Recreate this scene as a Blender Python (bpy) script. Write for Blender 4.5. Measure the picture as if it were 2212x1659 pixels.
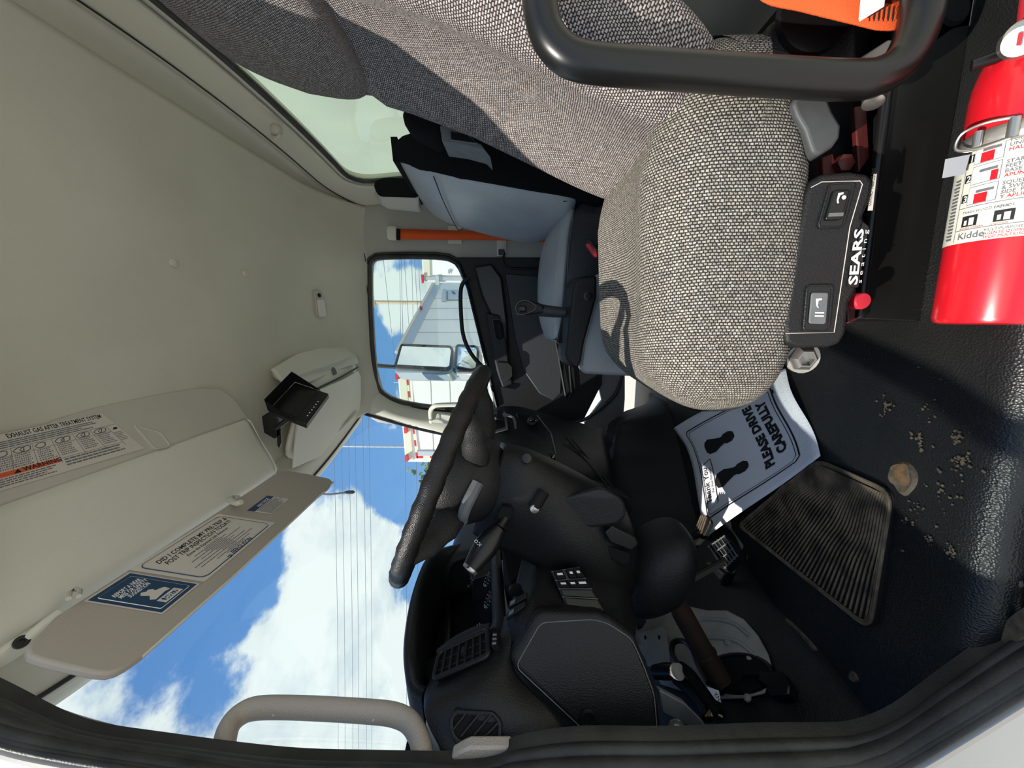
import bpy, bmesh, math, random
from mathutils import Vector, Matrix, noise
random.seed(7)
scene = bpy.context.scene
for o in list(bpy.data.objects): bpy.data.objects.remove(o, do_unlink=True)
COL = scene.collection

# ------------------------------------------------------------------ camera
# The photograph lies on its side: the place's "up" points to the picture's left.
FPX, YAW, PITCH, CZ = 831.0, math.radians(9.5), math.radians(1.3), 0.66
_cy, _sy, _cp, _sp = math.cos(YAW), math.sin(YAW), math.cos(PITCH), math.sin(PITCH)
FW = Vector((-_sy*_cp, _cy*_cp, _sp)); RT = Vector((_cy, _sy, 0)); UP = RT.cross(FW)
CAM = Vector((0, 0, CZ))
cd = bpy.data.cameras.new('camera'); cam = bpy.data.objects.new('camera', cd); COL.objects.link(cam)
cd.sensor_fit = 'HORIZONTAL'; cd.sensor_width = 36; cd.lens = 36*FPX/2212
cd.clip_start = 0.02; cd.clip_end = 500
# image right = -UP (down in the cab), image up = RT (towards the rear)
m = Matrix((( -UP.x, RT.x, -FW.x), (-UP.y, RT.y, -FW.y), (-UP.z, RT.z, -FW.z))).to_4x4()
m.translation = CAM; cam.matrix_world = m
scene.camera = cam

# ------------------------------------------------------------------ light and exposure
vs = scene.view_settings
vs.view_transform = 'Standard'; vs.look = 'None'; vs.gamma = 1.0; vs.use_curve_mapping = False
vs.exposure = EXPO = 0.9
SUN_DIR = Vector((0.126, 0.131, -0.200)).normalized()      # the way the light travels
sd = bpy.data.lights.new('sun', 'SUN'); sd.energy = 2.85; sd.angle = math.radians(0.6); sd.color = (1.0, 0.94, 0.84)
sun = bpy.data.objects.new('sun', sd); COL.objects.link(sun); sun.location = (-3, -3.5, 6)
sun.rotation_euler = SUN_DIR.to_track_quat('-Z', 'Y').to_euler()

world = bpy.data.worlds.new('sky'); scene.world = world; world.use_nodes = True
def build_sky():
    nt = world.node_tree; N = nt.nodes; L = nt.links; N.clear()
    def n(t, **k):
        q = N.new(t)
        for a, b in k.items(): setattr(q, a, b)
        return q
    def math_(op, a, b=None, c=None, clamp=False):
        q = n('ShaderNodeMath', operation=op, use_clamp=clamp)
        for i, v in enumerate((a, b, c)):
            if v is None: continue
            if isinstance(v, (int, float)): q.inputs[i].default_value = v
            else: L.new(v, q.inputs[i])
        return q.outputs[0]
    tc = n('ShaderNodeTexCoord'); d = tc.outputs['Generated']
    sep = n('ShaderNodeSeparateXYZ'); L.new(d, sep.inputs[0])
    z = math_('MAXIMUM', sep.outputs[2], 0.0)
    den = math_('ADD', z, 0.22)
    comb = n('ShaderNodeCombineXYZ')
    L.new(math_('DIVIDE', sep.outputs[0], den), comb.inputs[0]); L.new(math_('DIVIDE', sep.outputs[1], den), comb.inputs[1])
    mp = n('ShaderNodeMapping'); L.new(comb.outputs[0], mp.inputs[0]); mp.inputs['Location'].default_value = (SKY_OFF[0], SKY_OFF[1], 0.3)
    n1 = n('ShaderNodeTexNoise'); L.new(mp.outputs[0], n1.inputs['Vector'])
    n1.inputs['Scale'].default_value = 1.25; n1.inputs['Detail'].default_value = 9; n1.inputs['Roughness'].default_value = 0.62
    n2 = n('ShaderNodeTexNoise'); L.new(mp.outputs[0], n2.inputs['Vector'])
    n2.inputs['Scale'].default_value = 3.0; n2.inputs['Detail'].default_value = 6; n2.inputs['Roughness'].default_value = 0.6
    s = math_('ADD', n1.outputs[0], math_('MULTIPLY', math_('SUBTRACT', n2.outputs[0], 0.5), 0.25))
    # cumulus heaps standing at known places in the sky
    for (dx, dy, dz, r, w) in SKY_CLOUDS:
        v = Vector((dx, dy, dz)).normalized()
        dp = n('ShaderNodeVectorMath', operation='DOT_PRODUCT'); L.new(d, dp.inputs[0]); dp.inputs[1].default_value = v
        a = math_('SUBTRACT', 1.0, dp.outputs['Value'])
        g = math_('MULTIPLY', math_('SUBTRACT', 1.0, math_('DIVIDE', a, 1-math.cos(math.radians(r))), clamp=True), w)
        s = math_('ADD', s, g)
    mr = n('ShaderNodeMapRange', interpolation_type='SMOOTHSTEP'); L.new(s, mr.inputs[0])
    mr.inputs[1].default_value = 0.525; mr.inputs[2].default_value = 0.605
    grad = n('ShaderNodeValToRGB'); L.new(z, grad.inputs[0])
    e = grad.color_ramp.elements
    e[0].position = 0.0; e[0].color = (0.40, 0.62, 0.86, 1)
    e[1].position = 0.75; e[1].color = (0.085, 0.235, 0.56, 1)
    k = e.new(0.3); k.color = (0.165, 0.375, 0.72, 1)
    shade = n('ShaderNodeValToRGB'); L.new(n2.outputs[0], shade.inputs[0])
    q = shade.color_ramp.elements
    q[0].position = 0.3; q[0].color = (0.60, 0.72, 0.76, 1); q[1].position = 0.56; q[1].color = (0.92, 0.98, 0.95, 1)
    mix = n('ShaderNodeMix', data_type='RGBA'); L.new(mr.outputs[0], mix.inputs[0]); L.new(grad.outputs[0], mix.inputs[6]); L.new(shade.outputs[0], mix.inputs[7])
    bg = n('ShaderNodeBackground'); L.new(mix.outputs[2], bg.inputs[0]); bg.inputs[1].default_value = SKY_STRENGTH
    out = n('ShaderNodeOutputWorld'); L.new(bg.outputs[0], out.inputs[0])
SKY_OFF = (0.4, 1.7); SKY_STRENGTH = 0.56
SKY_CLOUDS = [(-0.55, 0.75, 0.42, 13, .22), (-0.75, 0.62, 0.30, 12, .2), (-.20, .95, .20, 9, .2), (.10, .97, .10, 6, .15), (.03, .955, .255, 6, .24), (-.6, .5, .75, 14, .16), (-.38, .9, .28, 7, -.3), (-.52, .72, .62, 8, -.25)]
build_sky()

# ------------------------------------------------------------------ measuring helpers: a picture point at a known plane of the place
def ray(px, py): return FW + RT*((829.5-py)/FPX) - UP*((px-1106)/FPX)
def V(px, py, y=None, x=None, z=None):
    d = ray(px, py)
    t = y/d.y if y is not None else x/d.x if x is not None else (z-CZ)/d.z
    return CAM + d*t
def VP(px, py, p0, nrm):
    d = ray(px, py); return CAM + d*((p0-CAM).dot(nrm)/d.dot(nrm))
def plane3(a, b, c): return a, (b-a).cross(c-a).normalized()

# ------------------------------------------------------------------ mesh helpers
class MB:
    def __init__(s): s.v = []; s.f = []; s.uv = None
    def add(s, vs, fs):
        o = len(s.v); s.v += [Vector(p) for p in vs]; s.f += [tuple(i+o for i in f) for f in fs]; return s
    def box(s, c, size, rot=None):
        hx, hy, hz = size[0]/2, size[1]/2, size[2]/2; c = Vector(c)
        p = [Vector((x, y, z)) for x in (-hx, hx) for y in (-hy, hy) for z in (-hz, hz)]
        if rot is not None: p = [rot @ q for q in p]
        return s.add([c+q for q in p], [(0,1,3,2),(4,6,7,5),(0,4,5,1),(2,3,7,6),(0,2,6,4),(1,5,7,3)])
    def prism(s, poly, vec):
        n = len(poly); vec = Vector(vec); a = [Vector(p) for p in poly]
        return s.add(a+[p+vec for p in a], [tuple(range(n)), tuple(range(2*n-1, n-1, -1))]+[(i, (i+1) % n, n+(i+1) % n, n+i) for i in range(n)])
    def loft(s, rings, caps=True, closed=True):
        n = len(rings[0]); vs = [p for r in rings for p in r]; fs = []
        for i in range(len(rings)-1):
            for j in range(n if closed else n-1):
                fs.append((i*n+j, i*n+(j+1) % n, (i+1)*n+(j+1) % n, (i+1)*n+j))
        if caps and closed:
            fs.append(tuple(range(n-1, -1, -1))); fs.append(tuple((len(rings)-1)*n+j for j in range(n)))
        return s.add(vs, fs)
    def grid(s, rows): return s.loft(rows, caps=False, closed=False)
    def tube(s, path, r, seg=12, flat=1.0, caps=True, ref=None):
        path = [Vector(p) for p in path]; rings = []; n = len(path)
        rr = r if isinstance(r, (list, tuple)) else [r]*n
        prev = None
        for i, p in enumerate(path):
            t = (path[min(i+1, n-1)]-path[max(i-1, 0)]).normalized()
            if prev is None:
                a = Vector(ref) if ref is not None else (Vector((0, 0, 1)) if abs(t.z) < .9 else Vector((1, 0, 0)))
            else: a = prev
            b = (a - t*a.dot(t)).normalized(); prev = b; c = t.cross(b)
            rings.append([p + b*math.cos(2*math.pi*k/seg)*rr[i] + c*math.sin(2*math.pi*k/seg)*rr[i]*flat for k in range(seg)])
        return s.loft(rings, caps)
    def lathe(s, prof, o, axis, seg=24):
        o = Vector(o); t = Vector(axis).normalized()
        a = Vector((0, 0, 1)) if abs(t.z) < .9 else Vector((1, 0, 0)); b = (a-t*a.dot(t)).normalized(); c = t.cross(b)
        return s.loft([[o+t*h+(b*math.cos(2*math.pi*k/seg)+c*math.sin(2*math.pi*k/seg))*max(r, 1e-4) for k in range(seg)] for r, h in prof])
    def sq(s, c, size, ex=.35, n=18, m=28, fn=None, axis='Z'):          # superquadric: a stuffed block; axis: where its poles lie
        def pw(v, e): return math.copysign(abs(v)**e, v)
        rows = []; ZX = axis == 'X'; sx, sy, sz = (size[1], size[2], size[0]) if ZX else size
        def pt(ph, th):
            p = Vector((sx/2*pw(math.cos(ph), ex)*pw(math.cos(th), ex), sy/2*pw(math.cos(ph), ex)*pw(math.sin(th), ex), sz/2*pw(math.sin(ph), ex)))
            return Vector((p.z, p.x, p.y)) if ZX else p
        eq = [0]; al = [0]
        for j in range(m): eq.append(eq[-1]+(pt(0, 2*math.pi*(j+1)/m)-pt(0, 2*math.pi*j/m)).length)
        for i in range(n): al.append(al[-1]+(pt(-math.pi/2+math.pi*(i+1)/n, .6)-pt(-math.pi/2+math.pi*i/n, .6)).length)
        uv = []
        for i in range(n+1):
            row = []
            for j in range(m+1):
                p = pt(-math.pi/2+math.pi*i/n, 2*math.pi*j/m)
                if fn: p = fn(p)
                row.append(p+Vector(c)); uv.append((eq[j], al[i]))
            rows.append(row)
        s.uv = (s.uv or [])+uv
        return s.loft(rows, caps=False, closed=False)
def spline(pts, k=6):
    P = [Vector(p) for p in pts]; out = []
    for i in range(len(P)-1):
        p0 = P[max(i-1, 0)]; p1 = P[i]; p2 = P[i+1]; p3 = P[min(i+2, len(P)-1)]
        for j in range(k):
            t = j/k
            out.append(0.5*((2*p1)+(p2-p0)*t+(2*p0-5*p1+4*p2-p3)*t*t+(3*p1-p0-3*p2+p3)*t**3))
    out.append(P[-1]); return out
def patch(rows, ku=5, kv=5):                    # a smooth sheet through every given point
    R = [spline(r, ku) for r in rows]; C_ = [spline([r[j] for r in R], kv) for j in range(len(R[0]))]
    return [[c[i] for c in C_] for i in range(len(C_[0]))]
def rrect(w, h, r, k=5):
    o = []
    for cx, cy, a in ((w/2-r, h/2-r, 0), (-w/2+r, h/2-r, 90), (-w/2+r, -h/2+r, 180), (w/2-r, -h/2+r, 270)):
        for i in range(k+1):
            t = math.radians(a+90*i/k); o.append((cx+r*math.cos(t), cy+r*math.sin(t)))
    return o
def round_poly(pts, r, k=4):
    P = [Vector(p) for p in pts]; n = len(P); out = []
    for i in range(n):
        a, b, c = P[i-1], P[i], P[(i+1) % n]
        d1 = (a-b); d2 = (c-b); rr = min(r, d1.length*.45, d2.length*.45)
        s_, e_ = b+d1.normalized()*rr, b+d2.normalized()*rr
        for j in range(k+1):
            t = j/k; out.append(s_*(1-t)**2+b*2*t*(1-t)+e_*t*t)
    return out

def mk(name, mb, mat, parent=None, bevel=0, sub=0, solid=0, smooth=True, seg=2, off=-1, angle=40):
    me = bpy.data.meshes.new(name); me.from_pydata([tuple(p) for p in mb.v], [], mb.f)
    if mb.uv and len(mb.uv) == len(mb.v):
        ul = me.uv_layers.new(name='UVMap')
        for lp_ in me.loops: ul.data[lp_.index].uv = mb.uv[lp_.vertex_index]
    me.validate()
    bm = bmesh.new(); bm.from_mesh(me); bmesh.ops.remove_doubles(bm, verts=bm.verts, dist=1e-6)
    if not solid: bmesh.ops.recalc_face_normals(bm, faces=bm.faces)
    else:                                               # open sheets face the inside of the cab, their thickness goes outwards
        bmesh.ops.recalc_face_normals(bm, faces=bm.faces); bm.normal_update()
        if sum(f.calc_area()*f.normal.dot((CAM-f.calc_center_median()).normalized()) for f in bm.faces) < 0: bmesh.ops.reverse_faces(bm, faces=bm.faces)
    bm.to_mesh(me); bm.free()
    o = bpy.data.objects.new(name, me); COL.objects.link(o); me.materials.append(mat)
    if sub and not solid:
        md = o.modifiers.new('sub', 'SUBSURF'); md.levels = md.render_levels = sub
    if solid:
        if sub:
            md = o.modifiers.new('sub', 'SUBSURF'); md.levels = md.render_levels = sub
        md = o.modifiers.new('solid', 'SOLIDIFY'); md.thickness = solid; md.offset = -1
    if bevel:
        md = o.modifiers.new('bevel', 'BEVEL'); md.width = bevel; md.segments = seg; md.limit_method = 'ANGLE'; md.angle_limit = math.radians(35)
    if smooth:
        for p in me.polygons: p.use_smooth = True
        if not (solid or sub): me.set_sharp_from_angle(angle=math.radians(angle))
    if parent is not None: par(o, parent)
    return o
def par(o, parent):
    o.parent = parent; o.matrix_parent_inverse = wm(parent).inverted()
def wm(o):
    if o.parent is None: return o.matrix_basis.copy()
    return wm(o.parent) @ o.matrix_parent_inverse @ o.matrix_basis
def tag(o, label=None, cat=None, group=None, kind=None):
    if label: o['label'] = label
    if cat: o['category'] = cat
    if group: o['group'] = group
    if kind: o['kind'] = kind
    return o
def thing(name, label, cat, loc=(0, 0, 0), group=None):
    o = bpy.data.objects.new(name, None); COL.objects.link(o); o.location = loc; o.empty_display_size = .05
    return tag(o, label, cat, group)
def struct(o): o['kind'] = 'structure'; return o
def inst(src, mw, parent):
    o = src.copy(); COL.objects.link(o); o.parent = None; o.matrix_parent_inverse.identity(); o.matrix_basis = mw
    par(o, parent); return o
def frame(o, x, y):
    x = Vector(x).normalized(); y = Vector(y); y = (y-x*y.dot(x)).normalized(); z = x.cross(y)
    mm = Matrix(((x.x, y.x, z.x), (x.y, y.y, z.y), (x.z, y.z, z.z))).to_4x4(); mm.translation = Vector(o); return mm
def text(body, size, mw, mat, parent, name='lettering', align='LEFT', width=None, bold=0.0, fn=None, shear=0, spacing=1.0):
    cu = bpy.data.curves.new(name, 'FONT'); cu.body = body; cu.size = size; cu.align_x = align; cu.offset = bold*size; cu.shear = shear
    cu.resolution_u = 2; cu.space_character = spacing
    t = bpy.data.objects.new(name, cu); COL.objects.link(t)
    dg = bpy.context.evaluated_depsgraph_get(); dg.update()
    me = bpy.data.meshes.new_from_object(t.evaluated_get(dg)); bpy.data.objects.remove(t); bpy.data.curves.remove(cu)
    if width and len(me.vertices):
        xs = [v.co.x for v in me.vertices]; k = width/max(max(xs)-min(xs), 1e-6)
        for v in me.vertices: v.co.x *= k
    for v in me.vertices: v.co = fn(v.co) if fn else mw @ v.co
    me.materials.clear(); me.materials.append(mat); me.name = name
    o = bpy.data.objects.new(name, me); COL.objects.link(o)
    if parent is not None: par(o, parent)
    return o

# ------------------------------------------------------------------ materials
def mat(name, col, rough=.5, metal=0, bump=None, var=None, spec=.5, coat=0, dirt=None, sheen=0):
    mt = bpy.data.materials.new(name); mt.use_nodes = True; nt = mt.node_tree; N = nt.nodes; L = nt.links
    b = N['Principled BSDF']; b.inputs['Base Color'].default_value = (*col, 1); b.inputs['Roughness'].default_value = rough
    b.inputs['Metallic'].default_value = metal; b.inputs['Specular IOR Level'].default_value = spec
    if coat: b.inputs['Coat Weight'].default_value = coat; b.inputs['Coat Roughness'].default_value = .1
    if sheen: b.inputs['Sheen Weight'].default_value = sheen
    if bump or var or dirt:
        tc = N.new('ShaderNodeTexCoord'); co = tc.outputs['Object']
    colout = None
    if var:
        nz = N.new('ShaderNodeTexNoise'); L.new(co, nz.inputs['Vector']); nz.inputs['Scale'].default_value = var[0]; nz.inputs['Detail'].default_value = 5
        mx = N.new('ShaderNodeMix'); mx.data_type = 'RGBA'; mx.blend_type = 'MIX'
        mp = N.new('ShaderNodeMapRange'); L.new(nz.outputs[0], mp.inputs[0]); mp.inputs[1].default_value = .35; mp.inputs[2].default_value = .65
        L.new(mp.outputs[0], mx.inputs[0]); mx.inputs[6].default_value = (*col, 1); mx.inputs[7].default_value = (*var[1], 1); colout = mx.outputs[2]
    if dirt:                                            # dirt = (scale, threshold, colour)
        nz = N.new('ShaderNodeTexNoise'); L.new(co, nz.inputs['Vector']); nz.inputs['Scale'].default_value = dirt[0]; nz.inputs['Detail'].default_value = 8; nz.inputs['Roughness'].default_value = .8
        big = N.new('ShaderNodeTexNoise'); L.new(co, big.inputs['Vector']); big.inputs['Scale'].default_value = 9
        ad = N.new('ShaderNodeMath'); ad.operation = 'MULTIPLY_ADD'; L.new(big.outputs[0], ad.inputs[0]); ad.inputs[1].default_value = .45; L.new(nz.outputs[0], ad.inputs[2])
        mp = N.new('ShaderNodeMapRange'); L.new(ad.outputs[0], mp.inputs[0]); mp.inputs[1].default_value = dirt[1]; mp.inputs[2].default_value = dirt[1]+.03
        mx = N.new('ShaderNodeMix'); mx.data_type = 'RGBA'; L.new(mp.outputs[0], mx.inputs[0])
        if colout: L.new(colout, mx.inputs[6])
        else: mx.inputs[6].default_value = (*col, 1)
        mx.inputs[7].default_value = (*dirt[2], 1); colout = mx.outputs[2]
    if colout: L.new(colout, b.inputs['Base Color'])
    if bump:                                            # bump = (kind, scale, strength)
        if bump[0] == 'v':
            nz = N.new('ShaderNodeTexVoronoi'); nz.inputs['Scale'].default_value = bump[1]
        else:
            nz = N.new('ShaderNodeTexNoise'); nz.inputs['Scale'].default_value = bump[1]; nz.inputs['Detail'].default_value = 3
        L.new(co, nz.inputs['Vector']); bp = N.new('ShaderNodeBump'); bp.inputs['Strength'].default_value = bump[2]; bp.inputs['Distance'].default_value = .002
        L.new(nz.outputs[0], bp.inputs['Height']); L.new(bp.outputs[0], b.inputs['Normal'])
    return mt
def fabric(name, dark, light, w, hgt, mortar, light2):
    mt = bpy.data.materials.new(name); mt.use_nodes = True; nt = mt.node_tree; N = nt.nodes; L = nt.links
    b = N['Principled BSDF']; b.inputs['Roughness'].default_value = .95; b.inputs['Specular IOR Level'].default_value = .12
    tc = N.new('ShaderNodeTexCoord')
    nz = N.new('ShaderNodeTexNoise'); L.new(tc.outputs['UV'], nz.inputs['Vector']); nz.inputs['Scale'].default_value = 260; nz.inputs['Detail'].default_value = 2
    sb = N.new('ShaderNodeVectorMath'); sb.operation = 'SUBTRACT'; L.new(nz.outputs['Color'], sb.inputs[0]); sb.inputs[1].default_value = (.5, .5, .5)
    sc = N.new('ShaderNodeVectorMath'); sc.operation = 'SCALE'; L.new(sb.outputs[0], sc.inputs[0]); sc.inputs['Scale'].default_value = .0030
    ad = N.new('ShaderNodeVectorMath'); ad.operation = 'ADD'; L.new(tc.outputs['UV'], ad.inputs[0]); L.new(sc.outputs[0], ad.inputs[1])
    br = N.new('ShaderNodeTexBrick'); L.new(ad.outputs[0], br.inputs['Vector']); br.offset = .5
    br.inputs['Scale'].default_value = 1; br.inputs['Brick Width'].default_value = w; br.inputs['Row Height'].default_value = hgt; br.inputs['Mortar Size'].default_value = mortar; br.inputs['Mortar Smooth'].default_value = .8
    br.inputs['Color1'].default_value = (*light, 1); br.inputs['Color2'].default_value = (*light2, 1); br.inputs['Mortar'].default_value = (*dark, 1)
    L.new(br.outputs['Color'], b.inputs['Base Color'])
    bp = N.new('ShaderNodeBump'); bp.invert = True; bp.inputs['Strength'].default_value = .7; bp.inputs['Distance'].default_value = .0012; L.new(br.outputs['Fac'], bp.inputs['Height']); L.new(bp.outputs[0], b.inputs['Normal'])
    return mt
def glass(name, tint, ior=1.4):
    mt = bpy.data.materials.new(name); mt.use_nodes = True; nt = mt.node_tree; N = nt.nodes; L = nt.links; N.clear()
    t = N.new('ShaderNodeBsdfTransparent'); t.inputs[0].default_value = (*tint, 1)
    g = N.new('ShaderNodeBsdfGlossy'); g.inputs['Roughness'].default_value = .01
    f = N.new('ShaderNodeLayerWeight'); f.inputs[0].default_value = .5
    pw = N.new('ShaderNodeMath'); pw.operation = 'POWER'; L.new(f.outputs['Facing'], pw.inputs[0]); pw.inputs[1].default_value = 4.0
    ma = N.new('ShaderNodeMath'); ma.operation = 'MULTIPLY_ADD'; L.new(pw.outputs[0], ma.inputs[0]); ma.inputs[1].default_value = .8; ma.inputs[2].default_value = .05
    mx = N.new('ShaderNodeMixShader'); L.new(ma.outputs[0], mx.inputs[0]); L.new(t.outputs[0], mx.inputs[1]); L.new(g.outputs[0], mx.inputs[2])
    o = N.new('ShaderNodeOutputMaterial'); L.new(mx.outputs[0], o.inputs[0]); return mt
M = dict(
    head=mat('headliner', (.68, .655, .545), .85, bump=('n', 500, .25), var=(3, (.63,.605,.50)), spec=.2),
    trim=mat('grey_trim_plastic', (.72, .70, .60), .6, bump=('n', 700, .2), spec=.35),
    trimd=mat('taupe_trim_plastic', (.56, .53, .455), .6, bump=('n', 600, .2), spec=.3),
    beige=mat('beige_handle_plastic', (.50, .435, .375), .55, bump=('v', 330, .35), spec=.4),
    visor=mat('visor_taupe_vinyl', (.44, .385, .325), .7, bump=('n', 500, .2), spec=.25),
    blk=mat('black_grained_plastic', (.009, .009, .009), .46, bump=('v', 420, .3), spec=.38),
    blks=mat('black_smooth_plastic', (.008, .008, .008), .32, spec=.5),
    blkm=mat('black_matte', (.008, .008, .008), .8, spec=.2),
    blkl=mat('charcoal_plastic', (.013, .013, .0135), .5, bump=('v', 420, .35), spec=.38),
    leather=mat('wheel_leather', (.010, .009, .0085), .42, bump=('v', 520, .3), spec=.4),
    rubber=mat('rubber_floor', (.010, .0105, .011), .38, bump=('v', 330, .4), spec=.55, dirt=(150, .93, (.26, .21, .155)), var=(6, (.016, .016, .016))),
    rubs=mat('rubber_seal', (.022, .021, .020), .5, bump=('n', 250, .35), spec=.45, var=(14, (.045, .043, .04))),
    rib=mat('dusty_rib', (.22, .165, .115), .9, var=(25, (.07, .055, .042)), spec=.1),
    ribd=mat('rib_valley', (.014, .012, .011), .75, spec=.2),
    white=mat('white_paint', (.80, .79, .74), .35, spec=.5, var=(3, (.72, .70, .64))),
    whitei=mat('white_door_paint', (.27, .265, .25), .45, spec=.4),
    silver=mat('silver_seam', (.62, .58, .54), .35, .7),
    steel=mat('bare_steel', (.33, .32, .30), .42, .75, bump=('n', 60, .2), var=(9, (.22, .21, .2))),
    galv=mat('galvanised_plate', (.52, .50, .46), .5, .3, bump=('n', 120, .2), var=(12, (.38, .36, .32)), dirt=(40, 1.02, (.20, .13, .08))),
    chrome=mat('zinc_bolt', (.55, .53, .48), .3, .9),
    rust=mat('rusty_shaft', (.055, .027, .017), .7, .2, bump=('n', 90, .5), var=(18, (.028, .017, .013))),
    rustp=mat('rust_patch', (.26, .13, .055), .9, bump=('n', 120, .8), var=(70, (.10, .075, .055))),
    dirt=mat('dried_mud', (.17, .125, .085), .95, bump=('n', 160, .8), var=(60, (.085, .065, .05))),
    red=mat('red_enamel', (.72, .012, .022), .22, spec=.6, coat=.4),
    redp=mat('red_plastic', (.62, .03, .05), .4),
    redm=mat('red_seat_metal', (.07, .008, .007), .5), lever=mat('grey_lever', (.060, .064, .066), .55, var=(30, (.075, .08, .082))),
    orange=mat('orange_webbing', (.80, .115, .03), .75, bump=('v', 500, .3), spec=.2),
    paper=mat('paper_mat', (.90, .90, .98), .85, bump=('v', 260, .35), spec=.15),
    ink=mat('black_ink', (.012, .012, .012), .7), wink=mat('white_ink', (.82, .82, .80), .6), rink=mat('red_ink', (.62, .03, .03), .6),
    greyink=mat('grey_ink', (.16, .16, .17), .7), navy=mat('navy_print', (.012, .05, .115), .5), stick=mat('label_white', (.66, .60, .535), .6),
    label=mat('cream_label', (.82, .82, .70), .4), orangep=mat('orange_print', (.72, .11, .035), .6), redtape=mat('red_reflector', (.62, .03, .04), .35), cream=mat('white_reflector', (.80, .76, .52), .35),
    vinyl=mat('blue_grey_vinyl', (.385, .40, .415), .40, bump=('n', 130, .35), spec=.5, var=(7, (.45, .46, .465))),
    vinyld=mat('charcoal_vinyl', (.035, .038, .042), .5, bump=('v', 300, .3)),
    fab=fabric('seat_knit', (.030, .026, .028), (.62, .55, .515), .0054, .0044, .0013, (.36, .315, .295)),
    fabl=fabric('cushion_knit', (.030, .028, .026), (.55, .51, .44), .0058, .0047, .0014, (.31, .285, .25)),
    blkfab=mat('black_seat_cloth', (.010, .010, .011), .95, spec=.1, bump=('v', 600, .3)),
    greym=mat('grey_knob', (.13, .14, .145), .6, var=(30, (.17, .18, .185))),
    glass=glass('window_glass', (.90, .96, .95)), glassg=glass('rear_glass', (.86, .96, .88)), shield=glass('windshield_glass', (.93, .98, 1.0)),
    mirror=mat('mirror_glass', (.88, .9, .92), .02, 1), lens=mat('cluster_lens', (.012, .018, .03), .04, spec=.9, coat=1), screen=mat('screen_black', (.008, .008, .009), .25),
    lamp=mat('lamp_lens', (.74, .72, .66), .25), blued=mat('sun_blue_plastic', (.05, .065, .085), .45, bump=('v', 420, .3)),
    conc=mat('concrete_yard', (.64, .60, .53), .9, var=(.6, (.56, .53, .47))), trailer=mat('trailer_white', (.88, .87, .80), .45, var=(.5, (.83, .82, .76))), trailc=mat('trailer_cream', (.72, .68, .52), .5),
    alu=mat('aluminium_rail', (.55, .57, .58), .4, .5), bulk=mat('bulkhead_paint', (.50, .54, .44), .6, var=(2, (.44, .48, .40))), walltrim=mat('shaded_post_trim', (.44, .43, .38), .65, bump=('n', 700, .2), spec=.3), wood=mat('pole_wood', (.55, .45, .30), .9), wire=mat('wire', (.14, .16, .19), .8), leaf=mat('leaves', (.10, .17, .05), .8, var=(1.5, (.2, .26, .1))),  # walltrim: the grey trim again, with the far wall's shade put into its colour
)
# ================================================================== THE SETTING
def rear_x(y): return .715-.075*max(0, (y-1.15)/.95)**2-.06*max(0, (1.15-y)/.7)**2
def ceil_z(x, y):
    z = 1.665
    if y > 1.75: z -= .15*((y-1.75)/.45)**2.2
    if y < .66: z -= .09*((.66-y)/.18)**2.0
    t = min(1, max(0, (x-.16)/.12)); z -= .012*t*t*(3-2*t)
    if x > .40: z -= .043*((x-.40)/.24)**2
    if x < -.15: z -= .05*min(1, (-.15-x)/.3)**1.5
    return z
# floor: one moulded rubber sheet, its outer edge rolling down to the step
rows = []
for i in range(61):
    x = -.745+1.46*i/60; row = []
    for j in range(61):
        y = .545+1.65*j/60
        w = noise.noise(Vector((x*5, y*5, 0)))*.004+noise.noise(Vector((x*14, y*14, 3)))*.0015
        row.append(Vector((x, y, w)))
    e = noise.noise(Vector((x*6, 2, 0)))*.006
    row = [Vector((x, .503+e, -.10)), Vector((x, .502+e, -.045)), Vector((x, .507+e, -.018)), Vector((x, .523, -.003))] + row
    rows.append(row)
floor = struct(mk('floor', MB().grid(rows), M['rubber'], sub=1, solid=.02, off=-1))
# ribbed heel pad moulded into the floor
pad_px = [(1597, 1135), (1770, 992), (1932, 1063), (1884, 1362)]
pad = [V(a, b, z=.006) for a, b in pad_px]
padc = sum(pad, Vector())/4
op = mk('heel_pad', MB().prism([p for p in round_poly(pad, .02)], (0, 0, -.012)), M['ribd'], floor, bevel=.002)
rim = MB(); loop = round_poly(pad, .03)
for k_, h in ((1.0, .010), (.972, .009)):
    q = [padc+(p-padc)*k_ for p in loop]; q = [Vector((p.x, p.y, h)) for p in q]; rim.tube(q+[q[0]], .0028, 6)
mk('pad_rim', rim, M['rib'], floor)
ribs = MB(); a, b, c, d = pad                    # a front-far, b rear-far, c rear-near, d front-near
for i in range(36):
    t = .03+.94*i/35
    p = a.lerp(d, t); q = b.lerp(c, t)
    pts = []
    for j in range(13):
        s_ = .035+.93*j/12; r = p.lerp(q, s_); w = .010*math.exp(-((s_-.62)/.13)**2)*math.sin(t*5+1.0)
        pts.append(Vector((r.x+w*.4, r.y+w, .0085+.003*math.exp(-((s_-.62)/.1)**2))))
    ribs.tube(pts, .0025, 5)
o = mk('rib', ribs, M['rib'], floor); o['kind'] = 'stuff'; o['label'] = 'fine parallel rubber ribs of the heel pad'
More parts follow.
